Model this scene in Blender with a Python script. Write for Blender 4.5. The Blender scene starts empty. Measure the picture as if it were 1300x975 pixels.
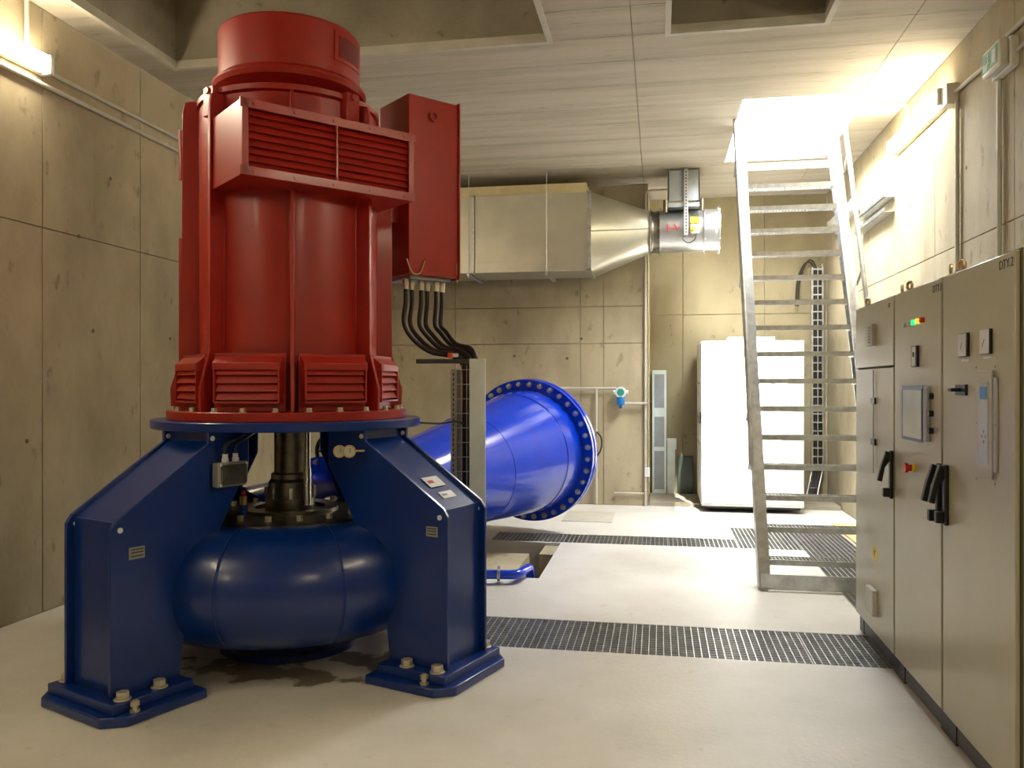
import bpy, bmesh, math, random
from mathutils import Vector, Matrix
random.seed(7)
PI = math.pi
R = math.radians
C = bpy.context.scene.collection
SC = bpy.context.scene

# ------------------------------------------------------------------ camera
F = 1045.0; YAW = R(10.09); H = 1.65
cd = bpy.data.cameras.new('camera'); cam = bpy.data.objects.new('camera', cd); C.objects.link(cam)
cd.sensor_width = 36; cd.lens = 36*F/1300; cd.clip_start = .05
cam.location = (0, 0, H); cam.rotation_euler = (PI/2, 0, YAW)
SC.camera = cam

# ------------------------------------------------------------------ world, sun, exposure
w = bpy.data.worlds.new('sky'); SC.world = w; w.use_nodes = True
nt = w.node_tree; bg = nt.nodes['Background']
bg.inputs[0].default_value = (.93, .97, 1, 1); bg.inputs[1].default_value = 70
sd = bpy.data.lights.new('sun', 'SUN'); sd.energy = 60; sd.angle = R(2); sd.color = (1, .96, .88)
sun = bpy.data.objects.new('sun', sd); C.objects.link(sun)
sun.rotation_euler = Vector((-.10, .50, -.86)).to_track_quat('-Z', 'Y').to_euler()
pd_ = bpy.data.lights.new('sky_portal', 'AREA'); pd_.shape = 'RECTANGLE'; pd_.size = 1.2; pd_.size_y = 2.3
pd_.cycles.is_portal = True
por = bpy.data.objects.new('sky_portal', pd_); C.objects.link(por); por.location = (1.37, 9.2, 4.72)
SC.view_settings.view_transform = 'Standard'; SC.view_settings.look = 'None'
SC.view_settings.gamma = 1; SC.view_settings.exposure = 0.22

# ------------------------------------------------------------------ materials
def newmat(name):
    m = bpy.data.materials.new(name); m.use_nodes = True
    return m, m.node_tree, m.node_tree.nodes['Principled BSDF']
def plain(name, col, rough=.5, metal=0, coat=0, bump=0, bscale=60, var=.06, vscale=6):
    m, n, b = newmat(name)
    b.inputs['Roughness'].default_value = rough; b.inputs['Metallic'].default_value = metal
    b.inputs['Coat Weight'].default_value = coat; b.inputs['Coat Roughness'].default_value = .12
    tc = n.nodes.new('ShaderNodeTexCoord')
    no = n.nodes.new('ShaderNodeTexNoise'); no.inputs['Scale'].default_value = vscale; no.inputs['Detail'].default_value = 5
    n.links.new(tc.outputs['Object'], no.inputs['Vector'])
    rp = n.nodes.new('ShaderNodeValToRGB')
    rp.color_ramp.elements[0].position = .3; rp.color_ramp.elements[1].position = .7
    rp.color_ramp.elements[0].color = tuple(max(0, c*(1-var*2)) for c in col)+(1,)
    rp.color_ramp.elements[1].color = tuple(min(1, c*(1+var)) for c in col)+(1,)
    n.links.new(no.outputs['Fac'], rp.inputs['Fac']); n.links.new(rp.outputs['Color'], b.inputs['Base Color'])
    if bump:
        n2 = n.nodes.new('ShaderNodeTexNoise'); n2.inputs['Scale'].default_value = bscale
        n.links.new(tc.outputs['Object'], n2.inputs['Vector'])
        bp = n.nodes.new('ShaderNodeBump'); bp.inputs['Strength'].default_value = bump; bp.inputs['Distance'].default_value = .004
        n.links.new(n2.outputs['Fac'], bp.inputs['Height']); n.links.new(bp.outputs['Normal'], b.inputs['Normal'])
    return m
def emit(name, col, s):
    m, n, b = newmat(name)
    b.inputs['Base Color'].default_value = tuple(col)+(1,)
    b.inputs['Emission Color'].default_value = tuple(col)+(1,); b.inputs['Emission Strength'].default_value = s
    return m
def concrete(name, base, dark, grain=(1, 1, 1), rough=.8, stain=.35):
    m, n, b = newmat(name); L = n.links
    b.inputs['Roughness'].default_value = rough
    tc = n.nodes.new('ShaderNodeTexCoord')
    mp = n.nodes.new('ShaderNodeMapping'); mp.inputs['Scale'].default_value = grain
    L.new(tc.outputs['Object'], mp.inputs['Vector'])
    a = n.nodes.new('ShaderNodeTexNoise'); a.inputs['Scale'].default_value = 1.1; a.inputs['Detail'].default_value = 9; a.inputs['Roughness'].default_value = .62
    L.new(mp.outputs['Vector'], a.inputs['Vector'])
    ra = n.nodes.new('ShaderNodeValToRGB'); ra.color_ramp.elements[0].position = .32; ra.color_ramp.elements[1].position = .62
    ra.color_ramp.elements[0].color = tuple(dark)+(1,); ra.color_ramp.elements[1].color = tuple(base)+(1,)
    L.new(a.outputs['Fac'], ra.inputs['Fac'])
    # small pits and dark marks
    v = n.nodes.new('ShaderNodeTexNoise'); v.inputs['Scale'].default_value = 9; v.inputs['Detail'].default_value = 6
    L.new(mp.outputs['Vector'], v.inputs['Vector'])
    rv = n.nodes.new('ShaderNodeValToRGB'); rv.color_ramp.elements[0].position = .27; rv.color_ramp.elements[1].position = .36
    k = 1-stain
    rv.color_ramp.elements[0].color = (k, k*.97, k*.9, 1); rv.color_ramp.elements[1].color = (1, 1, 1, 1)
    L.new(v.outputs['Fac'], rv.inputs['Fac'])
    mx = n.nodes.new('ShaderNodeMix'); mx.data_type = 'RGBA'; mx.blend_type = 'MULTIPLY'; mx.inputs[0].default_value = 1
    L.new(ra.outputs['Color'], mx.inputs[6]); L.new(rv.outputs['Color'], mx.inputs[7])
    L.new(mx.outputs[2], b.inputs['Base Color'])
    f = n.nodes.new('ShaderNodeTexNoise'); f.inputs['Scale'].default_value = 34; f.inputs['Detail'].default_value = 5
    L.new(mp.outputs['Vector'], f.inputs['Vector'])
    bp = n.nodes.new('ShaderNodeBump'); bp.inputs['Strength'].default_value = .35; bp.inputs['Distance'].default_value = .006
    L.new(f.outputs['Fac'], bp.inputs['Height']); L.new(bp.outputs['Normal'], b.inputs['Normal'])
    return m, n, b, mx, tc
M = {}
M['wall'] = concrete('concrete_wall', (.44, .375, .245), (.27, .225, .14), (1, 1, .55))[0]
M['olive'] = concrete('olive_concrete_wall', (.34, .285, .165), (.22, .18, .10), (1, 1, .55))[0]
M['ceil'] = concrete('concrete_ceiling', (.50, .45, .355), (.38, .335, .255), (.45, 5, 1))[0]
M['rawc'] = concrete('concrete_raw', (.36, .32, .24), (.22, .19, .13))[0]
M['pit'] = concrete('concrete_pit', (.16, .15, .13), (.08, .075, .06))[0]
# floor: painted screed with wet stains by the pump
fm, n, b, mx, tc = concrete('painted_floor', (.70, .67, .61), (.58, .55, .48), (1, 1, 1), .42, .10)
L = n.links
sep = n.nodes.new('ShaderNodeTexCoord')
def blob(cx, cy, rx, ry):
    mp = n.nodes.new('ShaderNodeMapping'); mp.vector_type = 'TEXTURE'
    mp.inputs['Location'].default_value = (cx, cy, 0); mp.inputs['Scale'].default_value = (rx, ry, 1)
    L.new(tc.outputs['Object'], mp.inputs['Vector'])
    ln = n.nodes.new('ShaderNodeVectorMath'); ln.operation = 'LENGTH'; L.new(mp.outputs['Vector'], ln.inputs[0])
    return ln.outputs['Value']
d1 = blob(-2.3, 4.42, .80, .20); d2 = blob(-1.62, 4.72, .42, .26)
mn = n.nodes.new('ShaderNodeMath'); mn.operation = 'MINIMUM'; L.new(d1, mn.inputs[0]); L.new(d2, mn.inputs[1])
ns = n.nodes.new('ShaderNodeTexNoise'); ns.inputs['Scale'].default_value = 5; ns.inputs['Detail'].default_value = 5
L.new(tc.outputs['Object'], ns.inputs['Vector'])
ad = n.nodes.new('ShaderNodeMath'); ad.operation = 'MULTIPLY_ADD'; ad.inputs[1].default_value = 3.2
L.new(ns.outputs['Fac'], ad.inputs[0]); L.new(mn.outputs[0], ad.inputs[2])
rs = n.nodes.new('ShaderNodeValToRGB'); rs.color_ramp.elements[0].position = .0; rs.color_ramp.elements[1].position = 1
mr = n.nodes.new('ShaderNodeMapRange'); mr.inputs['From Min'].default_value = 2.15; mr.inputs['From Max'].default_value = 2.4
L.new(ad.outputs[0], mr.inputs['Value']); L.new(mr.outputs[0], rs.inputs['Fac'])
rs.color_ramp.elements[0].color = (.30, .27, .21, 1); rs.color_ramp.elements[1].color = (1, 1, 1, 1)
mz = n.nodes.new('ShaderNodeMix'); mz.data_type = 'RGBA'; mz.blend_type = 'MULTIPLY'; mz.inputs[0].default_value = 1
L.new(mx.outputs[2], mz.inputs[6]); L.new(rs.outputs['Color'], mz.inputs[7]); L.new(mz.outputs[2], b.inputs['Base Color'])
M['floor'] = fm
M['red'] = plain('red_paint', (.34, .012, .004), .38, 0, .12, .08, 30, .05)
M['darkred'] = plain('dark_red_paint', (.10, .012, .008), .5)
M['blue'] = plain('blue_paint_shaded', (.001, .024, .17), .30, 0, .25, .06, 25, .05)  # same blue as the pipes, darkened for the shade on the pump
M['bluepipe'] = plain('blue_paint_lit', (.001, .040, .58), .17, 0, .15, .04, 20, .04)  # pump's blue again, brightened for skylight falling on the pipes
M['galv'] = plain('galvanised_steel', (.60, .61, .60), .38, .85, 0, .1, 40, .12, 14)
M['duct'] = plain('duct_sheet_metal', (.60, .58, .48), .36, .75, 0, .05, 8, .05, 3)
M['zinc'] = plain('bright_zinc_steel', (.66, .66, .66), .28, .9)
M['bolt'] = plain('zinc_bolt', (.60, .55, .42), .4, .6)
M['steel'] = plain('dull_machined_steel', (.20, .18, .14), .32, .9, 0, .1, 20, .2, 12)
M['stainless'] = plain('polished_steel', (.72, .70, .66), .22, 1)
M['cream'] = plain('grey_beige_powder_coat', (.44, .41, .29), .30, 0, .1, .03, 200, .02)
M['seam'] = plain('dark_seal', (.10, .095, .05), .7)
M['plinth'] = plain('dark_grey_plinth', (.055, .052, .045), .45)
M['black'] = plain('black_plastic', (.012, .012, .013), .38)
M['rubber'] = plain('black_cable_sheath', (.022, .016, .013), .42)
M['tray'] = plain('pale_grey_green_sheet', (.68, .74, .69), .5)
M['white'] = plain('white_enamel', (.86, .86, .84), .5)
M['pvc'] = plain('light_grey_conduit', (.52, .49, .40), .5)
M['lampbody'] = plain('lamp_body', (.70, .68, .60), .5)
M['grey'] = plain('grey_panel', (.30, .32, .33), .45)
M['bluegrey'] = plain('bluish_panel_frame', (.10, .14, .26), .45)
M['screen'] = plain('pale_screen', (.55, .60, .62), .15, 0, .6)
M['label'] = plain('white_label', (.72, .72, .72), .5)
M['greylabel'] = plain('grey_nameplate', (.32, .31, .27), .45, .3)
M['print'] = plain('dark_print', (.03, .03, .03), .6)
M['yellow'] = plain('yellow_plastic', (.80, .60, .03), .5)
M['wood'] = plain('yellow_plywood', (.72, .50, .20), .55, 0, 0, 0, 1, .1, 3)
M['straw'] = plain('straw_lit_wall', (.72, .62, .36), .6)  # lamplight on the wall over the duct, put into the colour
M['panelgrey'] = plain('light_blue_grey_frame', (.42, .43, .48), .4)
M['darkglass'] = plain('dark_green_glass', (.05, .08, .06), .2)
M['tube_off'] = plain('unlit_diffuser', (.85, .84, .78), .4)
M['tube_dim'] = emit('dim_fluorescent_diffuser', (1, .87, .64), 22)
M['orange'] = plain('orange_plastic', (.70, .10, .02), .5)
M['redp'] = plain('red_plastic', (.55, .02, .01), .4)
M['green'] = emit('green_indicator', (.02, .75, .25), 1.2)
M['amber'] = emit('amber_indicator', (1, .55, .05), 1.0)
M['clear'] = plain('white_indicator', (.62, .62, .56), .3)
M['signgreen'] = plain('sign_green', (.02, .28, .20), .4)
M['brass'] = plain('dull_brass', (.55, .42, .2), .35, .8)
M['skyblue'] = plain('sky_blue_paint', (.02, .20, .55), .35)
M['tube'] = emit('fluorescent_diffuser', (1, .87, .64), 48)

# ------------------------------------------------------------------ mesh helpers
def nb(): return bmesh.new()
def bx(bm, c, s, rot=None):
    """box, centre c, size s"""
    m = Matrix.Translation(c)
    if rot is not None: m = m @ rot.to_4x4()
    bmesh.ops.create_cube(bm, size=1, matrix=m @ Matrix.Diagonal((s[0], s[1], s[2], 1)))
    return bm
def b2(bm, lo, hi):
    return bx(bm, [(a+b)/2 for a, b in zip(lo, hi)], [abs(b-a) for a, b in zip(lo, hi)])
def cyl(bm, p0, p1, r0, r1=None, seg=24, caps=True):
    p0 = Vector(p0); p1 = Vector(p1); d = p1-p0
    m = Matrix.Translation((p0+p1)/2) @ d.to_track_quat('Z', 'Y').to_matrix().to_4x4()
    bmesh.ops.create_cone(bm, cap_ends=caps, segments=seg, radius1=r0, radius2=r0 if r1 is None else r1, depth=d.length, matrix=m)
    return bm
def lathe(bm, prof, seg=64, mat=None, closed=False):
    """prof [(r,z)], revolve around Z, mat places it"""
    mat = mat or Matrix.Identity(4)
    rings = []
    for r, z in prof:
        if r < 1e-5: rings.append([bm.verts.new(mat @ Vector((0, 0, z)))])
        else: rings.append([bm.verts.new(mat @ Vector((r*math.cos(2*PI*i/seg), r*math.sin(2*PI*i/seg), z))) for i in range(seg)])
    n = len(rings)
    for k in range(n if closed else n-1):
        a = rings[k]; b = rings[(k+1) % n]
        for i in range(seg):
            j = (i+1) % seg
            if len(a) == 1 and len(b) == 1: continue
            if len(a) == 1: bm.faces.new((a[0], b[i], b[j]))
            elif len(b) == 1: bm.faces.new((a[i], a[j], b[0]))
            else: bm.faces.new((a[i], a[j], b[j], b[i]))
    return bm
def axis(p0, d):
    return Matrix.Translation(p0) @ Vector(d).to_track_quat('Z', 'Y').to_matrix().to_4x4()
def prism(bm, poly, mat, t):
    """poly in the XY of mat, extruded by +-t/2 along its Z"""
    top = [bm.verts.new(mat @ Vector((x, y, t/2))) for x, y in poly]
    bot = [bm.verts.new(mat @ Vector((x, y, -t/2))) for x, y in poly]
    bm.faces.new(top); bm.faces.new(bot[::-1])
    n = len(poly)
    for i in range(n):
        j = (i+1) % n
        bm.faces.new((top[i], bot[i], bot[j], top[j]))
    return bm
def tube(bm, pts, r, seg=12, smooth=4, caps=True):
    pts = [Vector(p) for p in pts]
    if smooth and len(pts) > 2:
        q = []
        P = [2*pts[0]-pts[1]]+pts+[2*pts[-1]-pts[-2]]
        for i in range(1, len(P)-2):
            for k in range(smooth):
                t = k/smooth
                q.append(.5*((2*P[i])+(P[i+1]-P[i-1])*t+(2*P[i-1]-5*P[i]+4*P[i+1]-P[i+2])*t*t+(3*P[i]-3*P[i+1]+P[i+2]-P[i-1])*t**3))
        q.append(pts[-1]); pts = q
    rings = []; up = None
    for i, p in enumerate(pts):
        d = (pts[min(i+1, len(pts)-1)]-pts[max(i-1, 0)]).normalized()
        if up is None:
            up = d.orthogonal().normalized()
        up = (up-d*up.dot(d)).normalized(); s = d.cross(up)
        rings.append([bm.verts.new(p+up*r*math.cos(2*PI*k/seg)+s*r*math.sin(2*PI*k/seg)) for k in range(seg)])
    for a, b in zip(rings, rings[1:]):
        for k in range(seg):
            j = (k+1) % seg
            bm.faces.new((a[k], a[j], b[j], b[k]))
    if caps:
        bm.faces.new(rings[0][::-1]); bm.faces.new(rings[-1])
    return bm
def bend(pts, rad=.06, n=4):
    """round the corners of a polyline"""
    pts = [Vector(p) for p in pts]; out = [pts[0]]
    for a, p, b in zip(pts, pts[1:], pts[2:]):
        da = (a-p); db = (b-p); q = min(rad, da.length*.45, db.length*.45)
        A = p+da.normalized()*q; B = p+db.normalized()*q
        for k in range(n+1):
            t = k/n
            out.append(A*(1-t)**2+p*2*t*(1-t)+B*t*t)
    out.append(pts[-1]); return out
def pipe(bm, pts, r, rad=.06, seg=12): return tube(bm, bend(pts, rad), r, seg, 0)
def mesh(bm, name, mat):
    bmesh.ops.recalc_face_normals(bm, faces=bm.faces)
    me = bpy.data.meshes.new(name); bm.to_mesh(me); bm.free()
    for p in me.polygons: p.use_smooth = True
    me.set_sharp_from_angle(angle=R(32))
    if mat: me.materials.append(M[mat] if isinstance(mat, str) else mat)
    return me
def ob(name, bm, mat, parent=None, bev=0, loc=None, seg=2):
    me = bm if isinstance(bm, bpy.types.Mesh) else mesh(bm, name, mat)
    if parent is None and loc is None and not isinstance(bm, bpy.types.Mesh):
        xs = [v.co for v in me.vertices]
        lo = Vector([min(v[i] for v in xs) for i in range(3)]); hi = Vector([max(v[i] for v in xs) for i in range(3)])
        o0 = Vector(((lo.x+hi.x)/2, (lo.y+hi.y)/2, lo.z)); me.transform(Matrix.Translation(-o0)); loc = o0
    o = bpy.data.objects.new(name, me); C.objects.link(o)
    if loc is not None: o.location = loc
    if parent: o.parent = parent
    if bev:
        m = o.modifiers.new('bevel', 'BEVEL'); m.width = bev; m.segments = seg; m.limit_method = 'ANGLE'; m.angle_limit = R(40)
    return o
def tag(o, label, cat, group=None):
    o['label'] = label; o['category'] = cat
    if group: o['group'] = group
    return o
def thing(name, label, cat, loc=(0, 0, 0), rz=0, group=None):
    o = bpy.data.objects.new(name, None); C.objects.link(o); o.empty_display_size = .1
    o.location = loc; o.rotation_euler = (0, 0, rz)
    return tag(o, label, cat, group)
def lab(o, s): o['label'] = s; return o
def stuff(o): o['kind'] = 'stuff'; return o
def struct(name, bm, mat, world=True):
    o = ob(name, bm, mat, None, loc=(0, 0, 0)); o['kind'] = 'structure'; return o
def text(s, size, mat, parent, m, name='lettering'):
    cu = bpy.data.curves.new(name, 'FONT'); cu.body = s; cu.size = size; cu.align_x = 'CENTER'; cu.align_y = 'CENTER'; cu.extrude = .0006
    t = bpy.data.objects.new(name, cu); C.objects.link(t)
    bpy.context.view_layer.update()
    me = bpy.data.meshes.new_from_object(t.evaluated_get(bpy.context.evaluated_depsgraph_get()))
    C.objects.unlink(t); bpy.data.objects.remove(t); me.materials.clear(); me.materials.append(M[mat])
    me.transform(m); o = bpy.data.objects.new(name, me); C.objects.link(o); o.parent = parent
    return o
def ray(px, py):
    x = (px-650)/F; z = -(py-487.5)/F; c, s = math.cos(YAW), math.sin(YAW)
    return Vector((x*c-s, x*s+c, z))
def onX(px, py, X): d = ray(px, py); t = X/d.x; return Vector((X, d.y*t, H+d.z*t))
def onY(px, py, Y): d = ray(px, py); t = Y/d.y; return Vector((d.x*t, Y, H+d.z*t))

# ------------------------------------------------------------------ room shell
XL, XR, YB, YR, YF, ZC = -4.38, 2.36, 11.3, 12.3, -3.0, 4.36
XCOR = -.14
def grid_panels(parent, name, mat, us, vs, place, holes=(), gap=.007, t=.02):
    """thin cast panels with open joints between the cuts us x vs; place(u0,u1,v0,v1) -> lo, hi"""
    for u0, u1 in zip(us, us[1:]):
        for v0, v1 in zip(vs, vs[1:]):
            um, vm = (u0+u1)/2, (v0+v1)/2
            if any(a < um < b and c < vm < d for a, b, c, d in holes): continue
            bm = nb(); lo, hi = place(u0+gap/2, u1-gap/2, v0+gap/2, v1-gap/2)
            b2(bm, lo, hi); ob(name, bm, mat, parent, bev=.0025, seg=1)
def slab(bm, xs, ys, holes, z0, z1):
    V = {}
    def v(i, j, z):
        k = (i, j, z)
        if k not in V: V[k] = bm.verts.new((xs[i], ys[j], z))
        return V[k]
    nx, ny = len(xs)-1, len(ys)-1
    def keep(i, j):
        if i < 0 or j < 0 or i >= nx or j >= ny: return False
        x, y = (xs[i]+xs[i+1])/2, (ys[j]+ys[j+1])/2
        return not any(a < x < b and c < y < d for a, b, c, d in holes)
    for i in range(nx):
        for j in range(ny):
            if not keep(i, j): continue
            bm.faces.new((v(i, j, z1), v(i+1, j, z1), v(i+1, j+1, z1), v(i, j+1, z1)))
            bm.faces.new((v(i, j, z0), v(i, j+1, z0), v(i+1, j+1, z0), v(i+1, j, z0)))
            for di, dj, a, c in ((-1, 0, (i, j), (i, j+1)), (1, 0, (i+1, j), (i+1, j+1)), (0, -1, (i, j), (i+1, j)), (0, 1, (i, j+1), (i+1, j+1))):
                if not keep(i+di, j+dj):
                    bm.faces.new((v(*a, z0), v(*c, z0), v(*c, z1), v(*a, z1)))
    return bm
# floor with its trenches and the pipe pit
TR1 = (-1.26, 1.90, 5.08, 5.73)     # near trench
TR2 = (-1.75, .80, 8.54, 9.02)      # far trench
TR3 = (1.42, 1.98, 5.86+.06, 9.75)  # trench along the wall
TR4 = (.80, 1.42, 8.54, 9.75)       # grated patch under the stair
PIT = (-2.25, -1.0, 6.92, 8.50)
HAT = (-1.15, -.62, 10.2, 10.95)
holes = [TR1, TR2, TR3, TR4, PIT]
xs = sorted({XL, XR} | {h[0] for h in holes} | {h[1] for h in holes})
ys = sorted({YF, YR} | {h[2] for h in holes} | {h[3] for h in holes})
floor = struct('floor', slab(nb(), xs, ys, holes, -.55, 0), 'floor')
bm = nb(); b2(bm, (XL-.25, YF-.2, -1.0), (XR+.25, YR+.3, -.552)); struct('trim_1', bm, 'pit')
# left wall
def wall(name, lo, hi): bm = nb(); b2(bm, lo, hi); return struct(name, bm, 'rawc')
wl = wall('wall_left', (XL-.25, YF, -.55), (XL-.02, YR, ZC+.3))
grid_panels(wl, 'concrete_panel', 'wall', [YF, -.5, 1.6, 3.2, 5.26, 6.4, 9.0, YR], [0, 2.78, ZC],
            lambda a, b, c, d: ((XL-.02, a, c), (XL, b, d)))
wr = wall('wall_right', (XR+.02, YF, -.55), (XR+.25, YR, ZC+.3))
grid_panels(wr, 'concrete_panel', 'wall', [YF, -.5, 2.0, 3.9, 6.05, 7.67, 9.95, YR], [0, 2.76, ZC],
            lambda a, b, c, d: ((XR, a, c), (XR+.02, b, d)))
wb = wall('wall_back', (XL-.25, YB+.02, -.55), (XCOR, YB+.4, ZC+.3))
j1, j2 = onY(737, 430, YB).x, onY(766, 430, YB).x
grid_panels(wb, 'concrete_panel', 'wall', [XL, -4.0, onY(578, 400, YB).x, j1, j2, XCOR], [0, onY(660, 437, YB).z, 2.71, ZC],
            lambda a, b, c, d: ((a, YB, c), (b, YB+.02, d)))
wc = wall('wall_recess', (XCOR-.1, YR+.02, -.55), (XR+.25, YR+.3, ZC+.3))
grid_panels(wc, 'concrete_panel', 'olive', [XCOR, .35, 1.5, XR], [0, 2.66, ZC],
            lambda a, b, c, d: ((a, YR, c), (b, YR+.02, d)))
bm = nb(); b2(bm, (XCOR-.02, YB+.02, 0), (XCOR, YR, ZC)); o = ob('wall_return', bm, 'wall', wc)
wf = wall('wall_front', (XL, YF-.25, -.55), (XR, YF, ZC+.3))
# ceiling with two closed crane pockets and the open stair hatch
P1 = (-4.08, -.86, 2.4, 6.45); P2 = (.085, 1.23, 2.4, 6.47); HT = (.80, 1.95, 8.12, 10.35)
ch = [P1, P2, HT]
cxs = sorted({XL, XR} | {h[0] for h in ch} | {h[1] for h in ch})
cys = sorted({YF, YR} | {h[2] for h in ch} | {h[3] for h in ch})
ceil = struct('ceiling', slab(nb(), cxs, cys, ch, ZC+.022, ZC+.34), 'rawc')
yy = [YF, -1.5, 0, 1.2]
us = sorted(set([XL, -4.08, -2.4, -.86, -.20, .085, .80, 1.23, 1.88, 1.95, XR]))
us = [XL, -4.08, -.86, -.20, .085, .80, 1.23, 1.92, XR]
ysq = [YF, -1, .7, 2.4, 6.46, 6.96, 7.52, 8.12, 8.62, 9.18, 9.74, 10.35, 10.9, YR]
# boards: wide strips across X between the joint at x=-.20 and x=1.92
def cp(x0, x1, y0, y1, g=.006): bm = nb(); b2(bm, (x0+g/2, y0+g/2, ZC), (x1-g/2, y1-g/2, ZC+.02)); ob('ceiling_board', bm, 'ceil', ceil)
for y0, y1 in zip(ysq, ysq[1:]):
    ym = (y0+y1)/2
    if 2.4 < ym < 6.46:
        n_ = 8
        for k in range(n_):
            a = y0+(y1-y0)*k/n_; c = y0+(y1-y0)*(k+1)/n_
            for x0, x1 in ((XL, -4.08), (-.86, -.20), (-.20, .085), (1.23, 1.86), (1.86, XR)): cp(x0, x1, a, c)
    elif 8.12 < ym < 10.35:
        for x0, x1 in ((XL, -.20), (-.20, .80), (1.95, XR)): cp(x0, x1, y0, y1)
    else:
        for x0, x1 in ((XL, -.20), (-.20, 1.86), (1.86, XR)): cp(x0, x1, y0, y1)
# crane pockets: walls and lids
for k, (a, b_, c, d) in enumerate((P1, P2)):
    bm = nb(); t = .12; z0, z1 = ZC+.34, ZC+1.5
    b2(bm, (a-t, c-t, z0), (a, d+t, z1)); b2(bm, (b_, c-t, z0), (b_+t, d+t, z1))
    b2(bm, (a, c-t, z0), (b_, c, z1)); b2(bm, (a, d, z0), (b_, d+t, z1)); b2(bm, (a-t, c-t, z1), (b_+t, d+t, z1+.1))
    struct('trim_%d' % (2+k), bm, 'rawc')
    bm = nb(); e = .035
    b2(bm, (a-e, d-.001, ZC-.012), (b_+e, d+e, ZC)); b2(bm, (a-e, c-e, ZC-.012), (b_+e, c, ZC))
    b2(bm, (a-e, c, ZC-.012), (a, d, ZC)); b2(bm, (b_, c, ZC-.012), (b_+e, d, ZC))
    b2(bm, (a, d-.008, ZC-.012), (b_, d, ZC+.06)); b2(bm, (a, c, ZC-.012), (a+.008, d, ZC+.06)); b2(bm, (b_-.008, c, ZC-.012), (b_, d, ZC+.06))
    struct('trim_%d' % (4+k), bm, 'pvc')
bm = nb(); a, b_, c, d = HT; t = .15
b2(bm, (a-t, c-t, ZC+.34), (a, d+t, ZC+.6)); b2(bm, (b_, c-t, ZC+.34), (b_+t, d+t, ZC+.6)); b2(bm, (a, d, ZC+.34), (b_, d+t, ZC+.6)); b2(bm, (a, c-t, ZC+.34), (b_, c, ZC+.6))
struct('trim_6', bm, 'wall')
bm = nb(); b2(bm, (XCOR+.02, YB, 0), (XR-.02, YR-.01, .05)); struct('trim_7', bm, 'rawc')
# shallow raised frame round the walled-up opening on the back wall, and the pit block
bm = nb(); b2(bm, (-1.95, 7.25, -.56), (-1.28, 8.2, -.06)); b2(bm, (-1.16, 8.05, -.56), (-1.0, 8.5, -.03)); struct('trim_8', bm, 'wall')

# tie holes and blow holes left in the cast walls
for px, py in ((118, 420), (216, 430), (140, 227), (34, 560), (180, 600), (100, 300)):
    v = onX(px, py, XL); bm = nb(); cyl(bm, v+Vector((-.004, 0, 0)), v+Vector((.002, 0, 0)), .016, seg=14); ob('tie_hole', bm, 'seam', wl)
for px, py in ((653, 452), (720, 455), (738, 430), (600, 446)):
    v = onY(px, py, YB); bm = nb(); cyl(bm, v+Vector((0, .004, 0)), v+Vector((0, -.002, 0)), .02, seg=14); ob('tie_hole', bm, 'seam', wb)
for px, py in ((1227, 213), (1156, 263)):
    v = onX(px, py, XR); bm = nb(); cyl(bm, v+Vector((.004, 0, 0)), v+Vector((-.002, 0, 0)), .016, seg=14); ob('tie_hole', bm, 'seam', wr)

# ------------------------------------------------------------------ gratings
def grating(x0, x1, y0, y1, label, cx=.045, cy=.047):
    t = thing('floor_grating', label, 'grating', ((x0+x1)/2, (y0+y1)/2, -.035), 0, 'steel gratings over the floor trenches')
    hx, hy = (x1-x0)/2-.004, (y1-y0)/2-.004
    bm = nb(); f = .006
    b2(bm, (-hx, -hy, 0), (hx, -hy+f, .034)); b2(bm, (-hx, hy-f, 0), (hx, hy, .034))
    b2(bm, (-hx, -hy, 0), (-hx+f, hy, .034)); b2(bm, (hx-f, -hy, 0), (hx, hy, .034)); ob('edge_frame', bm, 'galv', t)
    bm = nb(); n = max(2, round(2*hx/cx))
    for k in range(1, n): x = -hx+2*hx*k/n; b2(bm, (x-.0028, -hy, .004), (x+.0028, hy, .034))
    stuff(ob('bearing_bars', bm, 'galv', t))
    bm = nb(); n = max(2, round(2*hy/cy))
    for k in range(1, n): y = -hy+2*hy*k/n; b2(bm, (-hx, y-.0022, .014), (hx, y+.0022, .032))
    stuff(ob('cross_bars', bm, 'galv', t))
grating(-1.26, -.155, 5.08, 5.73, 'steel grating panel in the near trench, the one beside the blue pump foot')
grating(-.155, .905, 5.08, 5.73, 'middle steel grating panel of the near trench in open floor')
grating(.905, 1.9, 5.08, 5.73, 'steel grating panel of the near trench running under the beige cabinets')
g = [-1.75, -.75, .10, .80]
nm = ['left end panel of the far trench grating, below the big blue pipe', 'middle panel of the far trench grating behind the pipe pit', 'right panel of the far trench grating, next to the stair stringer']
for a, b_, s in zip(g, g[1:], nm): grating(a, b_, 8.54, 9.02, s)
grating(.80, 1.42, 8.54, 9.02, 'small steel grating under the stair continuing the far trench')
grating(.80, 1.42, 9.02, 9.75, 'steel grating patch under the stair in front of the white cabinet')
for a, b_, s in ((5.92, 7.2, 'steel grating at the foot of the stair beside the far end of the cabinets'), (7.2, 8.5, 'steel grating along the wall under the lower stair treads'), (8.5, 9.75, 'steel grating by the yellow board under the stair')):
    grating(1.42, 1.98, a, b_, s)
bm = nb(); b2(bm, (-1.15, 9.85, 0), (-.55, 10.65, .006))
tag(ob('floor_cover_plate', bm, 'pvc'), 'flat grey cover plate on the floor right of the big pipe flange', 'cover plate')
bm = nb(); b2(bm, (1.99, 8.0, 0), (2.34, 10.1, .03))
tag(ob('plywood_board', bm, 'wood'), 'yellow plywood board lying on the floor under the stair by the wall', 'board')

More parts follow.
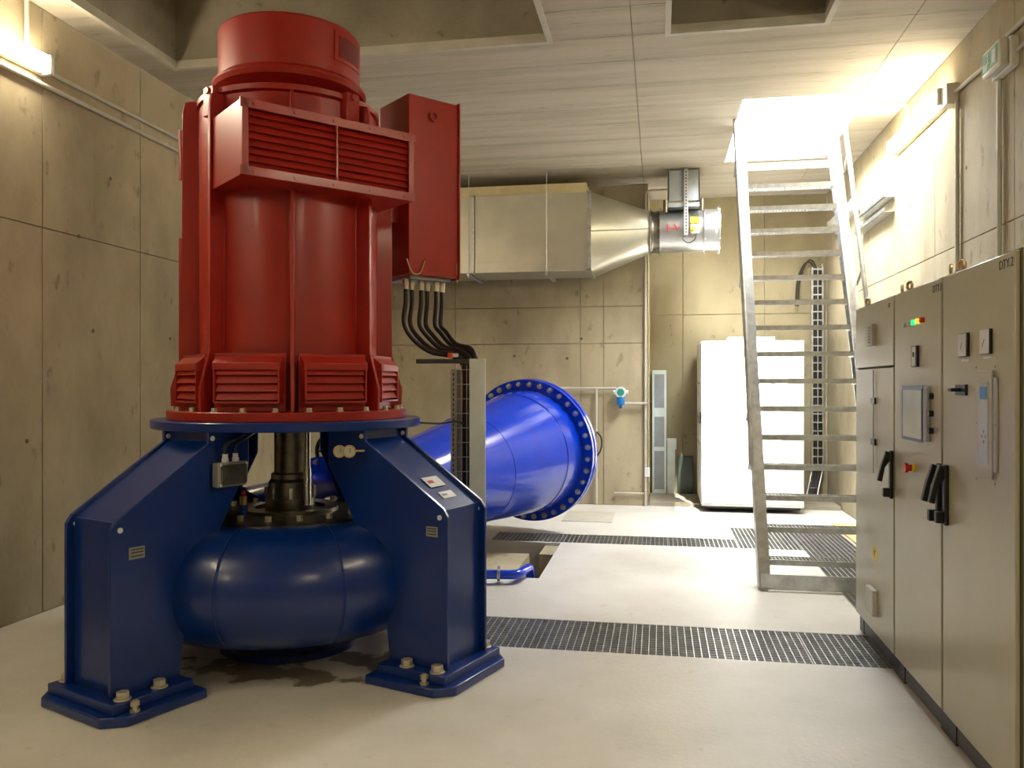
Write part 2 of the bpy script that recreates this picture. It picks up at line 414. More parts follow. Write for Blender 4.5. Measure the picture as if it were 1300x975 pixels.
# ------------------------------------------------------------------ the pump
PC = Vector((-2.32, 4.94, 0)); TH = R(-19)
pump = thing('vertical_pump', 'blue vertical pump with round casing on four broad plate legs', 'pump', PC, TH)
DZ = 1.385
bm = nb(); lathe(bm, [(.16, DZ), (.82, DZ), (.825, DZ+.005), (.825, DZ+.047), (.82, DZ+.052), (.16, DZ+.052)], 96, closed=True)
ob('mounting_disc', bm, 'blue', pump)
VR, Vr, VZ = .69, .33, .515
bm = nb()
pr = [(VR+Vr*math.cos(a), VZ+Vr*math.sin(a)) for a in [2*PI*k/40 for k in range(40)]]
lathe(bm, pr, 96, closed=True)
vol = ob('volute_casing', bm, 'blue', pump)
bm = nb()
for ang in (-68, -30, -105):
    a = R(ang); c = Vector((VR*math.cos(a), VR*math.sin(a), VZ)); d = Vector((-math.sin(a), math.cos(a), 0))
    m = axis(c, d); lathe(bm, [((Vr+.0025)*1, -.007), (Vr+.006, 0), (Vr+.0025, .007)], 48, m)
ob('weld_seam', bm, 'blue', vol)
bm = nb(); lathe(bm, [(.33, .002), (.33, .25), (.36, .42), (.36, .5)], 64); lathe(bm, [(.33, .002), (.43, .002), (.43, .04), (.33, .04)], 64, closed=True)
ob('suction_neck', bm, 'blue', pump)
bm = nb(); lathe(bm, [(.12, .72), (.54, .72), (.54, .832), (.50, .845), (.12, .845)], 80, closed=True); lathe(bm, [(.22, .845), (.30, .845), (.30, .87), (.22, .87)], 64, closed=True)
cov = ob('casing_cover', bm, 'steel', pump)
bm = nb()
lathe(bm, [(.0, .84), (.155, .84), (.155, .93), (.135, .93), (.135, 1.03), (.12, 1.05), (.12, 1.08), (.10, 1.09), (.10, 1.13), (.085, 1.14), (0, 1.14)], 48)
sh = ob('seal_housing', bm, 'steel', pump)
for k in range(8):
    a = 2*PI*k/8; bm = nb(); cyl(bm, (.145*math.cos(a), .145*math.sin(a), .93), (.145*math.cos(a), .145*math.sin(a), 1.0), .014, seg=6)
    ob('stud', bm, 'stainless', sh)
bm = nb(); cyl(bm, (0, 0, 1.13), (0, 0, 1.40), .10, seg=48); ob('drive_shaft', bm, 'steel', pump)
bm = nb(); cyl(bm, (.16, -.02, 1.12), (.16, -.02, 1.39), .022); cyl(bm, (.16, -.02, .89), (.16, -.02, 1.12), .026); ob('oil_tube', bm, 'stainless', pump)
bolt_me = mesh(cyl(nb(), (0, 0, 0), (0, 0, .03), .02, seg=6), 'cover_bolt', 'bolt')
for k in range(16):
    a = 2*PI*k/16+.1; ob('cover_bolt', bolt_me, None, cov, loc=(.46*math.cos(a), .46*math.sin(a), .845))
# legs
def leg(ang, k):
    A = Matrix.Rotation(ang, 4, 'Z')
    prof = [(.50, DZ), (.775, DZ), (.775, DZ-.06), (1.31, .975), (1.34, .93), (1.34, .10), (.95, .10), (.93, .30), (.80, .5), (.70, .84), (.63, .97), (.50, 1.18)]
    lg = nb()
    # web: outer channel plate set back between the side plates
    ins = .045; w_ = .185
    for (ra, za), (rb, zb) in (((.775, DZ), (.775, DZ-.06)), ((.775, DZ-.06), (1.325, .955)), ((1.335, .955), (1.335, .10))):
        p0 = Vector((ra-ins, 0, za)); p1 = Vector((rb-ins, 0, zb)); d = p1-p0
        q = d.to_track_quat('Z', 'Y').to_matrix()
        yv = Vector((0, 1, 0)); zv = d.normalized(); xv = yv.cross(zv)
        rot = Matrix((xv, yv, zv)).transposed()
        bx(lg, A @ ((p0+p1)/2), (.018, w_*2, d.length+.01), A.to_3x3() @ rot)
    bx(lg, A @ Vector((1.02, 0, .30)), (.018, w_*2, .38), A.to_3x3())
    L_ = ob('leg', lg, 'blue', pump, bev=.002)
    for s in (-1, 1):
        bm = nb(); m = A @ Matrix(((1, 0, 0, 0), (0, 0, -1, s*(w_+.011)), (0, 1, 0, 0), (0, 0, 0, 1)))
        prism(bm, prof, m, .022); ob('side_plate', bm, 'blue', L_, bev=.004)
        # light showing through the drilled corner holes, painted as white discs
        for (r_, z_) in ((1.29, .925), (.75, DZ-.035)):
            bm = nb(); cyl(bm, A @ Vector((r_, s*(w_-.006), z_)), A @ Vector((r_, s*(w_+.026), z_)), .014, seg=16)
            ob('lit_hole', bm, 'label', L_)
    bm = nb(); bx(bm, A @ Vector((1.155, 0, .075)), (.45, .58, .05), A.to_3x3()); ob('base_plate', bm, 'blue', pump, bev=.004)
    bm = nb(); x0, x1, y0, c = .89, 1.43, .35, .09
    prism(bm, [(x0, -y0), (x1-c, -y0), (x1, -y0+c), (x1, y0-c), (x1-c, y0), (x0, y0)], A @ Matrix.Translation((0, 0, .025)), .05)
    ob('grout_plate', bm, 'blue', pump, bev=.008)
    for (r_, s_) in ((1.10, -.245), (1.30, -.245), (1.10, .245), (1.30, .245)):
        p = A @ Vector((r_, s_, .10)); bm = nb()
        cyl(bm, p, p+Vector((0, 0, .008)), .042, seg=20); cyl(bm, p+Vector((0, 0, .008)), p+Vector((0, 0, .04)), .033, seg=6); ob('anchor_bolt', bm, 'bolt', pump, bev=.002, seg=1)
    p = A @ Vector((1.26, -.31, .05)); 
    if k == 1: p = A @ Vector((1.28, .315, .05))
    bm = nb(); cyl(bm, p, p+Vector((0, 0, .012)), .026, seg=6); cyl(bm, p, p+Vector((0, 0, .055)), .014, seg=12); cyl(bm, p+Vector((0, 0, .03)), p+Vector((0, 0, .05)), .023, seg=6)
    ob('levelling_screw', bm, 'bolt', pump)
    return A, L_
A0, LR = leg(0, 0); A1, LL = leg(R(-93.5), 1); leg(R(90), 2); leg(R(180), 3)
# stickers on the slanted web of the right leg
p0 = Vector((.755, 0, DZ-.06)); p1 = Vector((1.28, 0, .955)); d = (p1-p0).normalized(); xv = Vector((0, 1, 0)).cross(d)
rot = Matrix((xv, Vector((0, 1, 0)), d)).transposed()
for f, sy, sz, lb in ((.66, .15, .085, 'white rectangular sticker with red mark'), (.84, .13, .055, 'smaller white sticker')):
    bm = nb(); bx(bm, p0+(p1-p0)*f-xv*0+Vector((.0105*xv.x, 0, .0105*xv.z))*(1 if xv.x > 0 else -1), (.002, sy, sz), rot); lab(ob('sticker', bm, 'label', LR), lb)
    c = p0+(p1-p0)*f+xv*.0125*(1 if xv.x > 0 else -1)
    bm = nb(); bx(bm, c+d*0.0-Vector((0, sy*.2, 0)), (.001, sy*.35, sz*.28), rot); ob('sticker_print', bm, 'bluegrey' if f > .7 else 'redp', LR)
def plate_on(A, r_, z_, s, wdt, hgt, parent):
    bm = nb(); bx(bm, A @ Vector((r_, s*.2085, z_)), (wdt, .003, hgt), A.to_3x3()); o = lab(ob('nameplate', bm, 'greylabel', parent), 'small grey riveted nameplate')
    bm = nb()
    for q in (-.25, .05, .3): bx(bm, A @ Vector((r_, s*.2103, z_+q*hgt)), (wdt*.8, .001, hgt*.10), A.to_3x3())
    ob('nameplate_print', bm, 'print', parent)
plate_on(A0, 1.24, .845, -1, .075, .055, LR); plate_on(A1, 1.20, .80, 1, .085, .06, LL)
# junction box on the left leg
jb = A1 @ Vector((.66, .245, 1.15)); Jr = A1.to_3x3()
bm = nb(); bx(bm, jb, (.20, .055, .135), Jr); jx = lab(ob('junction_box', bm, 'greylabel', pump, bev=.006), 'grey junction box with dark lid')
bm = nb(); bx(bm, A1 @ Vector((.66, .277, 1.15)), (.165, .012, .11), Jr); ob('lid', bm, 'steel', jx, bev=.002)
bm = nb()
for a in (-.085, .085):
    for c in (-.055, .055): p = A1 @ Vector((.66+a, .272, 1.15+c)); cyl(bm, p, A1 @ Vector((.66+a, .278, 1.15+c)), .008, seg=12)
ob('lid_screws', bm, 'label', jx)
for k, a in enumerate((-.035, .035)):
    p = A1 @ Vector((.66+a, .245, 1.217)); bm = nb(); cyl(bm, p, p+Vector((0, 0, .022)), .02, seg=6); cyl(bm, p+Vector((0, 0, .022)), p+Vector((0, 0, .045)), .015, seg=16)
    ob('cable_gland', bm, 'label', jx)
    bm = nb(); tube(bm, [p+Vector((0, 0, .03)), p+Vector((0, 0, .09)), A1 @ Vector((.60+a, .25, 1.34)), A1 @ Vector((.50+a, .22, 1.375))], .009); ob('cable', bm, 'rubber', jx)
# vent cock, gauges, small fittings
cp_ = Vector((-.06, -.42, .865)); q = Matrix.Rotation(-TH, 3, 'Z')
vc = q @ (onY(309, 700, 4.62)-PC); vc.z = .80
bm = nb(); cyl(bm, vc, vc+Vector((0, 0, .12)), .024, seg=12); ob('vent_pipe', bm, 'blue', pump)
bm = nb(); cyl(bm, vc+Vector((0, 0, .12)), vc+Vector((0, 0, .17)), .022, seg=8); v_ = ob('vent_cock', bm, 'brass', pump)
bm = nb(); cyl(bm, vc+Vector((0, 0, .17)), vc+Vector((0, 0, .205)), .014, seg=12); lab(ob('cap', bm, 'redp', v_), 'red cap')
for gx, gy in ((431, 573), (443.5, 573)):
    g_ = q @ (onY(gx, gy, 4.40)-PC); dirc = q @ ((Vector((0, 0, H))-onY(gx, gy, 4.40)).normalized()); dirc = Vector((dirc.x, dirc.y, 0)).normalized()
    m = axis(g_, dirc); bm = nb(); lathe(bm, [(0, -.02), (.031, -.02), (.036, 0), (.036, .012), (.031, .014), (.029, .008), (0, .008)], 28, m)
    go = lab(ob('pressure_gauge', bm, 'brass', pump), 'round brass pressure gauge')
    bm = nb(); lathe(bm, [(0, .009), (.028, .009)], 28, m); ob('dial', bm, 'pvc', go)
    bm = nb(); bx(bm, m @ Vector((.004, .006, .0105)), (.003, .024, .001), m.to_3x3()); ob('needle', bm, 'print', go)
    bm = nb(); cyl(bm, g_-dirc*.02, g_-dirc*.02+Vector((.06, .06, 0)), .006, seg=8); ob('gauge_line', bm, 'brass', go)

# ------------------------------------------------------------------ discharge pipe (same frame as the pump: local +Y is its run)
pl = thing('discharge_pipe', 'blue discharge pipe widening into a large bolted flange', 'pipe', PC, TH)
ax0 = Vector((-.50, .05, .60)); F0 = Vector((-.50, .92, .64))
F1w = onY(670, 571.5, 9.15); F1 = q @ (F1w-PC)
dx = (F1-F0).normalized()
bm = nb(); m = axis(ax0, (F0-ax0))
lathe(bm, [(.345, 0), (.345, (F0-ax0).length-.02)], 64, m); ob('outlet_pipe', bm, 'bluepipe', pl)
bolt2 = None
def flange(c, d, r, t, n, br, name, parent=pl, boltmat='zinc', side=(-1,)):
    m = axis(c, d); bm = nb(); lathe(bm, [(r*.72, -t/2), (r-.004, -t/2), (r, -t/2+.004), (r, t/2-.004), (r-.004, t/2), (r*.72, t/2)], 96, m, closed=True)
    f = ob(name, bm, 'bluepipe', parent)
    bm = nb()
    for s in side:
        lathe(bm, [(0, s*(t/2)), (br*1.25, s*(t/2)), (br*1.25, s*(t/2+.008))], 16); cyl(bm, (0, 0, s*(t/2+.004)), (0, 0, s*(t/2+br*1.2)), br, seg=6); cyl(bm, (0, 0, s*(t/2+br*1.2)), (0, 0, s*(t/2+br*1.9)), br*.6, seg=12)
    me = mesh(bm, 'flange_bolt', boltmat); R3 = m.to_3x3()
    for k in range(n):
        a = 2*PI*(k+.5)/n; o = ob('flange_bolt', me, None, f, loc=m @ Vector(((r-br*2.0)*math.cos(a), (r-br*2.0)*math.sin(a), 0)))
        o.rotation_euler = R3.to_euler()
    return f
flange(F0, dx, .46, .05, 20, .019, 'valve_flange')
flange(F0+dx*.28, dx, .46, .05, 20, .019, 'valve_flange')
bm = nb(); lathe(bm, [(.36, .025), (.40, .06), (.40, .22), (.36, .255)], 64, axis(F0, dx)); ob('valve_body', bm, 'bluepipe', pl)
bm = nb(); L_ = (F1-F0).length
RF = .80
prf = [(.33, .30), (.335, .45), (.655, L_-.35), (.675, L_-.22), (.68, L_-.03)]
rw = .335+(.32)*((L_-1.3)-.45)/(L_-.8)
mcone = axis(F0, dx)
lathe(bm, prf, 96, mcone); ob('reducer_cone', bm, 'bluepipe', pl)
bm = nb(); lathe(bm, [(rw-.001, L_-1.306), (rw+.005, L_-1.3), (rw+.001, L_-1.294)], 96, mcone); lathe(bm, [(.655, L_-.356), (.662, L_-.35), (.658, L_-.344)], 96, mcone)
ob('weld_seam', bm, 'bluepipe', pl)
flange(F1, dx, RF, .05, 36, .026, 'end_flange')
flange(F1+dx*.075, dx, RF, .05, 36, .021, 'counter_flange', side=(1,))
bm = nb(); lathe(bm, [(0, L_+.09), (.74, L_+.09), (.74, L_+.11), (0, L_+.11)], 64, mcone); ob('blind_disc', bm, 'bluepipe', pl)
# red gear operator on the valve
g0 = F0+dx*.13; gw = Vector((g0.x, g0.y, 0))
bm = nb(); cyl(bm, (g0.x, g0.y, .98), (g0.x, g0.y, 1.04), .06); b2(bm, (g0.x-.09, g0.y-.07, 1.03), (g0.x+.08, g0.y+.09, 1.22)); cyl(bm, (g0.x-.09, g0.y, 1.22), (g0.x+.0, g0.y, 1.22), .06, seg=20)
gb = lab(ob('valve_gearbox', bm, 'redp', pl, bev=.006), 'red valve gearbox')
bm = nb(); bx(bm, (g0.x, g0.y, 1.29), (.2, .12, .12)); ob('gear_cover', bm, 'redp', gb, bev=.01)
bm = nb(); lathe(bm, [(.115, -.012), (.135, -.012), (.135, .012), (.115, .012)], 32, axis((g0.x+.01, g0.y-.13, 1.13), (0, 1, 0)), closed=True)
for k in range(4): a = PI*k/2; cyl(bm, (g0.x+.01, g0.y-.13, 1.13), (g0.x+.01+.12*math.cos(a), g0.y-.13, 1.13+.12*math.sin(a)), .008, seg=8)
cyl(bm, (g0.x+.01, g0.y-.14, 1.13), (g0.x+.01, g0.y-.05, 1.13), .02, seg=12); ob('handwheel', bm, 'black', gb)
# saddles under the big end
bm = nb(); s_ = F0+dx*(L_*.42); b2(bm, (s_.x-.25, s_.y-.10, -.55), (s_.x+.25, s_.y+.10, s_.z-.40)); ob('saddle', bm, 'rawc', pl)

# ------------------------------------------------------------------ the motor (8 ribs every 45 deg in the pump's frame)
MZ = 1.437
mot = thing('electric_motor', 'red vertical electric motor with louvres bolted onto the blue pump disc', 'motor', PC+Vector((0, 0, MZ)), TH)
def mob(name, bm, mat, parent=mot, **k):
    if not isinstance(bm, bpy.types.Mesh): bmesh.ops.translate(bm, vec=(0, 0, -MZ), verts=bm.verts)
    return ob(name, bm, mat, parent, **k)
bm = nb(); lathe(bm, [(.30, MZ), (.73, MZ), (.735, MZ+.004), (.735, MZ+.05), (.73, MZ+.054), (.3, MZ+.054)], 96, closed=True); fl = mob('foot_flange', bm, 'red')
CR = .545
bm = nb(); lathe(bm, [(CR, MZ+.05), (CR, 3.33), (CR-.01, 3.345)], 96); mob('motor_shell', bm, 'red')
bm = nb(); lathe(bm, [(.30, 3.34), (.55, 3.34), (.56, 3.345), (.56, 3.375), (.55, 3.38), (.50, 3.38), (.50, 3.40), (.30, 3.40)], 96, closed=True); mob('top_flange', bm, 'red')
# fan hood
FZ0, FZ1 = 3.545, 3.845
bm = nb(); lathe(bm, [(.36, 3.40), (.38, 3.435), (.462, 3.475), (.476, 3.50), (.474, 3.515), (.438, FZ0), (.438, FZ0+.005), (.438, FZ1-.015), (.428, FZ1), (0, FZ1)], 96)
fh = mob('fan_hood', bm, 'red')
ga = R(-29)+(0)  # grille panel seen on the right of the hood
ca = math.atan2(0, 1)
def arc_panel(bm, r, a0, a1, z0, z1, t, n=10):
    for k in range(n):
        p = []
        for a in (a0+(a1-a0)*k/n, a0+(a1-a0)*(k+1)/n):
            for rr in (r, r+t): p.append((rr*math.cos(a), rr*math.sin(a)))
        prism(bm, [p[0], p[1], p[3], p[2]], Matrix.Translation((0, 0, (z0+z1)/2)), z1-z0)
AC = R(-64.8)-TH   # local angle that faces the camera
g0_, g1_ = AC+R(36), AC+R(72)
bm = nb(); arc_panel(bm, .437, g0_, g1_, 3.62, 3.80, .008); gp = mob('hood_grille', bm, 'red', fh)
bm = nb(); arc_panel(bm, .445, g0_+R(4), g1_-R(4), 3.645, 3.775, .002); mob('grille_mesh', bm, 'darkred', fh)
bm = nb()
for k in range(9): arc_panel(bm, .447, g0_+R(4), g1_-R(4), 3.648+k*.0145, 3.652+k*.0145, .004)
mob('grille_wires', bm, 'red', fh)
# ribs
LVH = (1.55, 1.80)
for k in range(8):
    a = k*PI/4; A = Matrix.Rotation(a, 4, 'Z')
    top = 3.40 if k in (2, 4, 3, 5) else 3.33
    poly = [(CR-.03, MZ+.054), (.71, MZ+.054), (.715, 1.62), (.65, 1.84), (.645, top-.07), (.63, top-.01), (.59, top), (CR-.03, top)]
    m = A @ Matrix(((1, 0, 0, 0), (0, 0, -1, 0), (0, 1, 0, 0), (0, 0, 0, 1)))
    bm = nb(); prism(bm, poly, m, .02)
    cyl(bm, A @ Vector((CR, .011, MZ+.06)), A @ Vector((CR, .011, top)), .006, seg=6); cyl(bm, A @ Vector((CR, -.011, MZ+.06)), A @ Vector((CR, -.011, top)), .006, seg=6)
    mob('rib', bm, 'red', bev=.003)
for k in (6, 4, 5):   # broad flat plates seen on the left
    pass
# broad plates on the left-hand ribs
A = Matrix.Rotation(5*PI/4, 4, 'Z')
A = Matrix.Rotation(4*PI/4+PI/8, 4, 'Z')
bm = nb(); bx(bm, A @ Vector((.67, 0, 2.15)), (.02, .28, .85), A.to_3x3()); mob('inspection_panel', bm, 'red', bev=.004)
bm = nb(); bx(bm, A @ Vector((.67, 0, 3.1)), (.02, .28, .32), A.to_3x3()); mob('inspection_panel', bm, 'red', bev=.004)
# bolts of the flange
bme = mesh(cyl(cyl(nb(), (0, 0, 0), (0, 0, .006), .021, seg=16), (0, 0, .006), (0, 0, .024), .016, seg=6), 'flange_bolt', 'bolt')
for k in range(24):
    a = 2*PI*(k+.5)/24; mob('flange_bolt', bme, None, fl, loc=(.695*math.cos(a), .695*math.sin(a), .054))
# lower louvres
def slat_mesh(w_, mat='red', dep=.03, hh=.045):
    bm = nb(); prism(bm, [(0, .006), (dep, -hh*.72), (dep+.004, -hh*.70), (.004, .010)], Matrix(((1, 0, 0, 0), (0, 0, -1, 0), (0, 1, 0, 0), (0, 0, 0, 1))), w_)
    return mesh(bm, 'slat', mat)
sm = slat_mesh(.36, 'red', .026, .05)
for k in range(8):
    a = k*PI/4+PI/8; A = Matrix.Rotation(a, 4, 'Z'); rt = A.to_3x3()
    bm = nb(); d0 = .60; hw = .212
    bx(bm, A @ Vector((d0, 0, 1.66)), (.01, 2*hw, .33), rt)         # backing
    louver = mob('lower_louvre', bm, 'red', bev=.001)
    bm = nb(); zt = 1.80; zb = 1.545; w_ = .19
    # box frame with a sloping head
    prof = [(d0, zt+.012), (.655, zt-.03), (.655, zt-.07), (d0, zt-.07)]
    m = A @ Matrix(((1, 0, 0, 0), (0, 0, -1, 0), (0, 1, 0, 0), (0, 0, 0, 1)))
    prism(bm, prof, m, 2*w_+.02)
    for s in (-1, 1): bx(bm, A @ Vector((.628, s*w_, (zt-.03+zb)/2)), (.055, .012, zt-.03-zb), rt)
    bx(bm, A @ Vector((.628, 0, zb)), (.055, 2*w_, .012), rt); mob('hood_frame', bm, 'red', louver, bev=.002)
    for j in range(4):
        o = mob('slat', sm, None, louver, loc=A @ Vector((.622, 0, zt-.062-j*.047-MZ))); o.rotation_euler = (0, 0, a)
# upper louvre box, facing local angle -22.5
an = -PI/8; A = Matrix.Rotation(an, 4, 'Z'); rt = A.to_3x3()
bd, bw, z0, z1 = .70, .525, 2.77, 3.165
SHY = -.045
def lp(x, y, z): return A @ Vector((x, y+SHY, z))
bm = nb()
bx(bm, lp((.20+bd)/2, -bw, (z0+z1)/2), (bd-.20, .012, z1-z0), rt); bx(bm, lp((.20+bd)/2, bw, (z0+z1)/2), (bd-.20, .012, z1-z0), rt)
bx(bm, lp((.20+bd)/2, 0, z1), (bd-.20, 2*bw+.012, .012), rt); bx(bm, lp((.20+bd)/2, 0, z0), (bd-.20, 2*bw+.012, .012), rt)
bx(bm, lp(bd-.10, 0, (z0+z1)/2), (.01, 2*bw, z1-z0), rt)
ub = mob('air_outlet_box', bm, 'red', bev=.003)
bm = nb(); fr = .035
for z in (z0+fr/2, z1-fr/2): bx(bm, lp(bd+.004, 0, z), (.012, 2*bw+.03, fr+.015), rt)
for s in (-1, 1): bx(bm, lp(bd+.004, s*(bw-.012), (z0+z1)/2), (.012, .035, z1-z0), rt)
bx(bm, lp(bd+.006, .02, (z0+z1)/2), (.008, .012, z1-z0-.06), rt)
mob('face_frame', bm, 'red', ub, bev=.002)
sm2 = slat_mesh(2*bw-.05, 'red', .022, .055)
ns_ = 8
for j in range(ns_):
    z = z1-fr-.004-j*(z1-z0-2*fr)/ns_
    o = mob('slat', sm2, None, ub, loc=lp(bd-.032, 0, z-MZ)); o.rotation_euler = (0, 0, an)
bm = nb()
for j in range(5):
    for z in (z0+.016, z1-.016): p = lp(bd+.010, -bw+.06+j*(2*bw-.12)/4, z); cyl(bm, p, p+rt @ Vector((.006, 0, 0)), .009, seg=12)
mob('frame_screws', bm, 'red', ub)
SHY = -.012
# terminal box on the right, local frame rotated -22.5: x = n, y = t
tz0, tz1 = 2.39, 3.605
bm = nb(); ta, tb = .74, 1.14
lo = Vector((-.14, ta, tz0)); hi = Vector((.25, tb, tz1))
bx(bm, lp(*((lo+hi)/2)), hi-lo, rt); tbx = mob('terminal_box', bm, 'red', bev=.006)
bm = nb(); bx(bm, lp((lo.x+hi.x)/2, tb+.008, (tz0+tz1)/2), (hi.x-lo.x+.02, .014, tz1-tz0+.02), rt); mob('terminal_lid', bm, 'red', tbx, bev=.002)
bm = nb(); bx(bm, lp(.0, (.5+ta)/2, 3.05), (.22, ta-.5, .6), rt); mob('terminal_neck', bm, 'red', tbx)
bm = nb(); bx(bm, lp(.05, (ta+tb)/2, tz0-.012), (.32, .33, .02), rt); mob('gland_plate', bm, 'greylabel', tbx)
bm = nb(); p = lp(.256, .93, 3.48); lathe(bm, [(.022, -.006), (.034, -.006), (.034, .006), (.022, .006)], 20, axis(p+rt @ Vector((.012, 0, 0)), rt @ Vector((1, 0, .0))), closed=True); mob('lifting_eye', bm, 'red', tbx)
for (xa, ya, xb, yb, ln) in ((.255, .72, .255, .86, .10), (.26, 1.12, .20, 1.17, .07)):
    a_, b__ = lp(xa, ya, tz0+.10), lp(xb, yb, tz0+.10 if ln > .08 else tz0+.02); bm = nb()
    tube(bm, [a_, a_+(b__-a_)*.25+Vector((0, 0, -ln*.8)), a_+(b__-a_)*.5+Vector((0, 0, -ln)), a_+(b__-a_)*.78+Vector((0, 0, -ln*.8)), b__], .006, 8)
    lab(mob('earth_strap', bm, 'brass', tbx), 'bare braided earth strap')
# lifting lugs and grease cup on the top shoulder
for dg in (27, -63+0, 117, 207):
    a = AC+R(dg)+R(11); Aa = Matrix.Rotation(a, 4, 'Z'); bm = nb()
    bx(bm, Aa @ Vector((.565, 0, 3.30)), (.05, .10, .17), Aa.to_3x3()); p = Aa @ Vector((.592, 0, 3.36)); cyl(bm, p, p+Aa.to_3x3() @ Vector((.01, 0, 0)), .022, seg=16); mob('lifting_lug', bm, 'red', bev=.006)
p = lp(.10, .62, 3.20); bm = nb(); cyl(bm, p, p+Vector((0, 0, .10)), .018, seg=10); cyl(bm, p+Vector((0, 0, .10)), p+Vector((0, 0, .145)), .042, .034, seg=20); mob('breather', bm, 'greylabel')

# ------------------------------------------------------------------ power cables and their upright tray
TB = PC; AW = Matrix.Translation(PC) @ Matrix.Rotation(TH, 4, 'Z') @ A
tx, ty = -1.285, 5.50
for k in range(6):
    p = AW @ Vector((.14-.02*(k % 2), .77+.062*k, tz0-.02))
    e = Vector((tx+.018*k-.03, ty+.03*((k+1) % 2)-.01, 0))
    s0 = Vector((p.x, p.y, 0)); u = e-s0
    bm = nb(); lo_ = 1.86+.012*k
    tube(bm, [p, p+Vector((0, 0, -.16)), p-u*.03+Vector((0, 0, -.30)), s0+u*.12+Vector((0, 0, lo_+.10)), s0+u*.42+Vector((0, 0, lo_+.01)), s0+u*.86+Vector((0, 0, lo_-.03)), e+Vector((0, 0, lo_-.14)), e+Vector((0, 0, 1.4)), e+Vector((0, 0, .9)), e+Vector((0, 0, .12))], .0155, 12, 6)
    o = ob('power_cable', bm, 'rubber'); tag(o, 'black power cable under the red terminal box, '+['leftmost of the six', 'second of six from the left', 'third of six from the left', 'third of six from the right', 'second of six from the right', 'rightmost of the six'][k], 'cable', 'motor power cables')
    g_ = nb(); cyl(g_, p+Vector((0, 0, -.045)), p+Vector((0, 0, .0)), .024, seg=6); cyl(g_, p+Vector((0, 0, -.07)), p+Vector((0, 0, -.045)), .021, seg=16)
    me = mesh(g_, 'cable_gland', 'bolt'); me.transform(Matrix.Translation(-o.location)); ob('cable_gland', me, None, o, loc=(0, 0, 0))
tr = thing('cable_tray', 'upright wire mesh cable tray with pale grey cover behind right pump leg', 'cable tray', (-1.205, 5.44, 0), YAW)
bm = nb(); b2(bm, (-.055, -.02, .003), (.055, .01, 1.82)); ob('cover_sheet', bm, 'tray', tr, bev=.003)
bm = nb(); b2(bm, (-.18, -.015, .003), (-.145, -.011, 1.75)); b2(bm, (-.18, .09, .003), (-.055, .094, 1.75)); ob('back_rail', bm, 'greylabel', tr)
bm = nb()
for k in range(50): b2(bm, (-.166, -.0165, .04+k*.034), (-.158, -.0145, .058+k*.034))
stuff(ob('slots', bm, 'black', tr))
bm = nb()
for k in range(18):
    z = .08+k*.098; cyl(bm, (-.15, -.014, z), (-.05, -.014, z), .0028, seg=6); cyl(bm, (-.15, -.014, z), (-.15, .09, z), .0028, seg=6)
for x in (-.143, -.108, -.072): cyl(bm, (x, -.014, .02), (x, -.014, 1.78), .0028, seg=6)
ob('wire_mesh', bm, 'galv', tr)
bm = nb(); b2(bm, (-.42, .03, 1.79), (-.06, .11, 1.82)); ob('support_arm', bm, 'plinth', tr)
bm = nb(); b2(bm, (-.20, -.03, 1.825), (-.165, .01, 1.86)); tg = lab(ob('clamp', bm, 'orange', tr, bev=.003), 'orange plastic clamp')
bm = nb(); b2(bm, (-.165, -.028, 1.832), (-.13, .005, 1.855)); ob('clamp_tail', bm, 'label', tg)
# small blue drain pipe on the pit edge
bm = nb(); z = .075; p = [(-1.72, 6.60, z), (-1.28, 6.66, z), (-1.02-.13, 6.72, z), (-1.08, 6.80, z+.03), (-1.06, 6.98, z+.02), (-1.06, 7.12, -.25)]
p = [onX(615, 731, -1.36)*0+Vector((-1.75, 6.62, z)), Vector((-1.14, 6.70, z)), Vector((-1.09, 7.02, z)), Vector((-1.10, 7.10, -.35))]
dp = thing('drain_pipe', 'small blue drain pipe bending down into the floor pit', 'pipe', (-1.3, 6.68, 0))
pipe(bm, [v-Vector((-1.3, 6.68, 0)) for v in p], .038, .07, 20); ob('pipe_run', bm, 'bluepipe', dp)
bm = nb(); lathe(bm, [(.039, -.012), (.048, -.012), (.048, .012), (.039, .012)], 24, axis((0, 0, z), (1, .12, 0)), closed=True); b2(bm, (-.012, -.01, 0), (.012, .01, .035)); b2(bm, (-.03, -.04, 0), (.03, .04, .006)); cyl(bm, (0, 0, .12), (0, 0, .15), .012, seg=8); ob('pipe_clamp', bm, 'galv', dp)
# thin cable near the motor disc
bm = nb(); tube(bm, [(-1.55, 5.15, 1.40), (-1.42, 5.25, 1.39), (-1.33, 5.34, 1.40), (-1.30, 5.42, 1.38)], .006, 8)
tag(ob('sensor_cable', bm, 'rubber'), 'thin black sensor cable from the blue disc to the upright tray', 'cable')

# ------------------------------------------------------------------ ventilation duct, transition, fan
dv = thing('ventilation_duct', 'rectangular galvanised duct with tapered end on back wall', 'duct', (-2.5, 10.85, 3.09))
def W(x, y, z): return Vector((x+2.5, y-10.85, z-3.09))
dx1 = onY(748, 300, 10.45).x; dz0, dz1, dy0, dy1 = 3.09, 4.09, 10.45, 11.2
cut = [XL+.1, -3.6, -2.35, dx1]
for a, b_ in zip(cut, cut[1:]):
    bm = nb(); b2(bm, W(a, dy0, dz0), W(b_-.003, dy1, dz1)); o = ob('duct_section', bm, 'duct', dv, bev=.004)
    bm = nb(); fz = .03
    for zz in (dz0-.01, dz1-fz+.01): b2(bm, W(b_-.03, dy0-.03, zz), W(b_-.003, dy1+.03, zz+fz))
    for yy_ in (dy0-.03, dy1): b2(bm, W(b_-.03, yy_, dz0), W(b_-.003, yy_+.03, dz1))
    ob('joint_flange', bm, 'galv', o)
bm = nb()
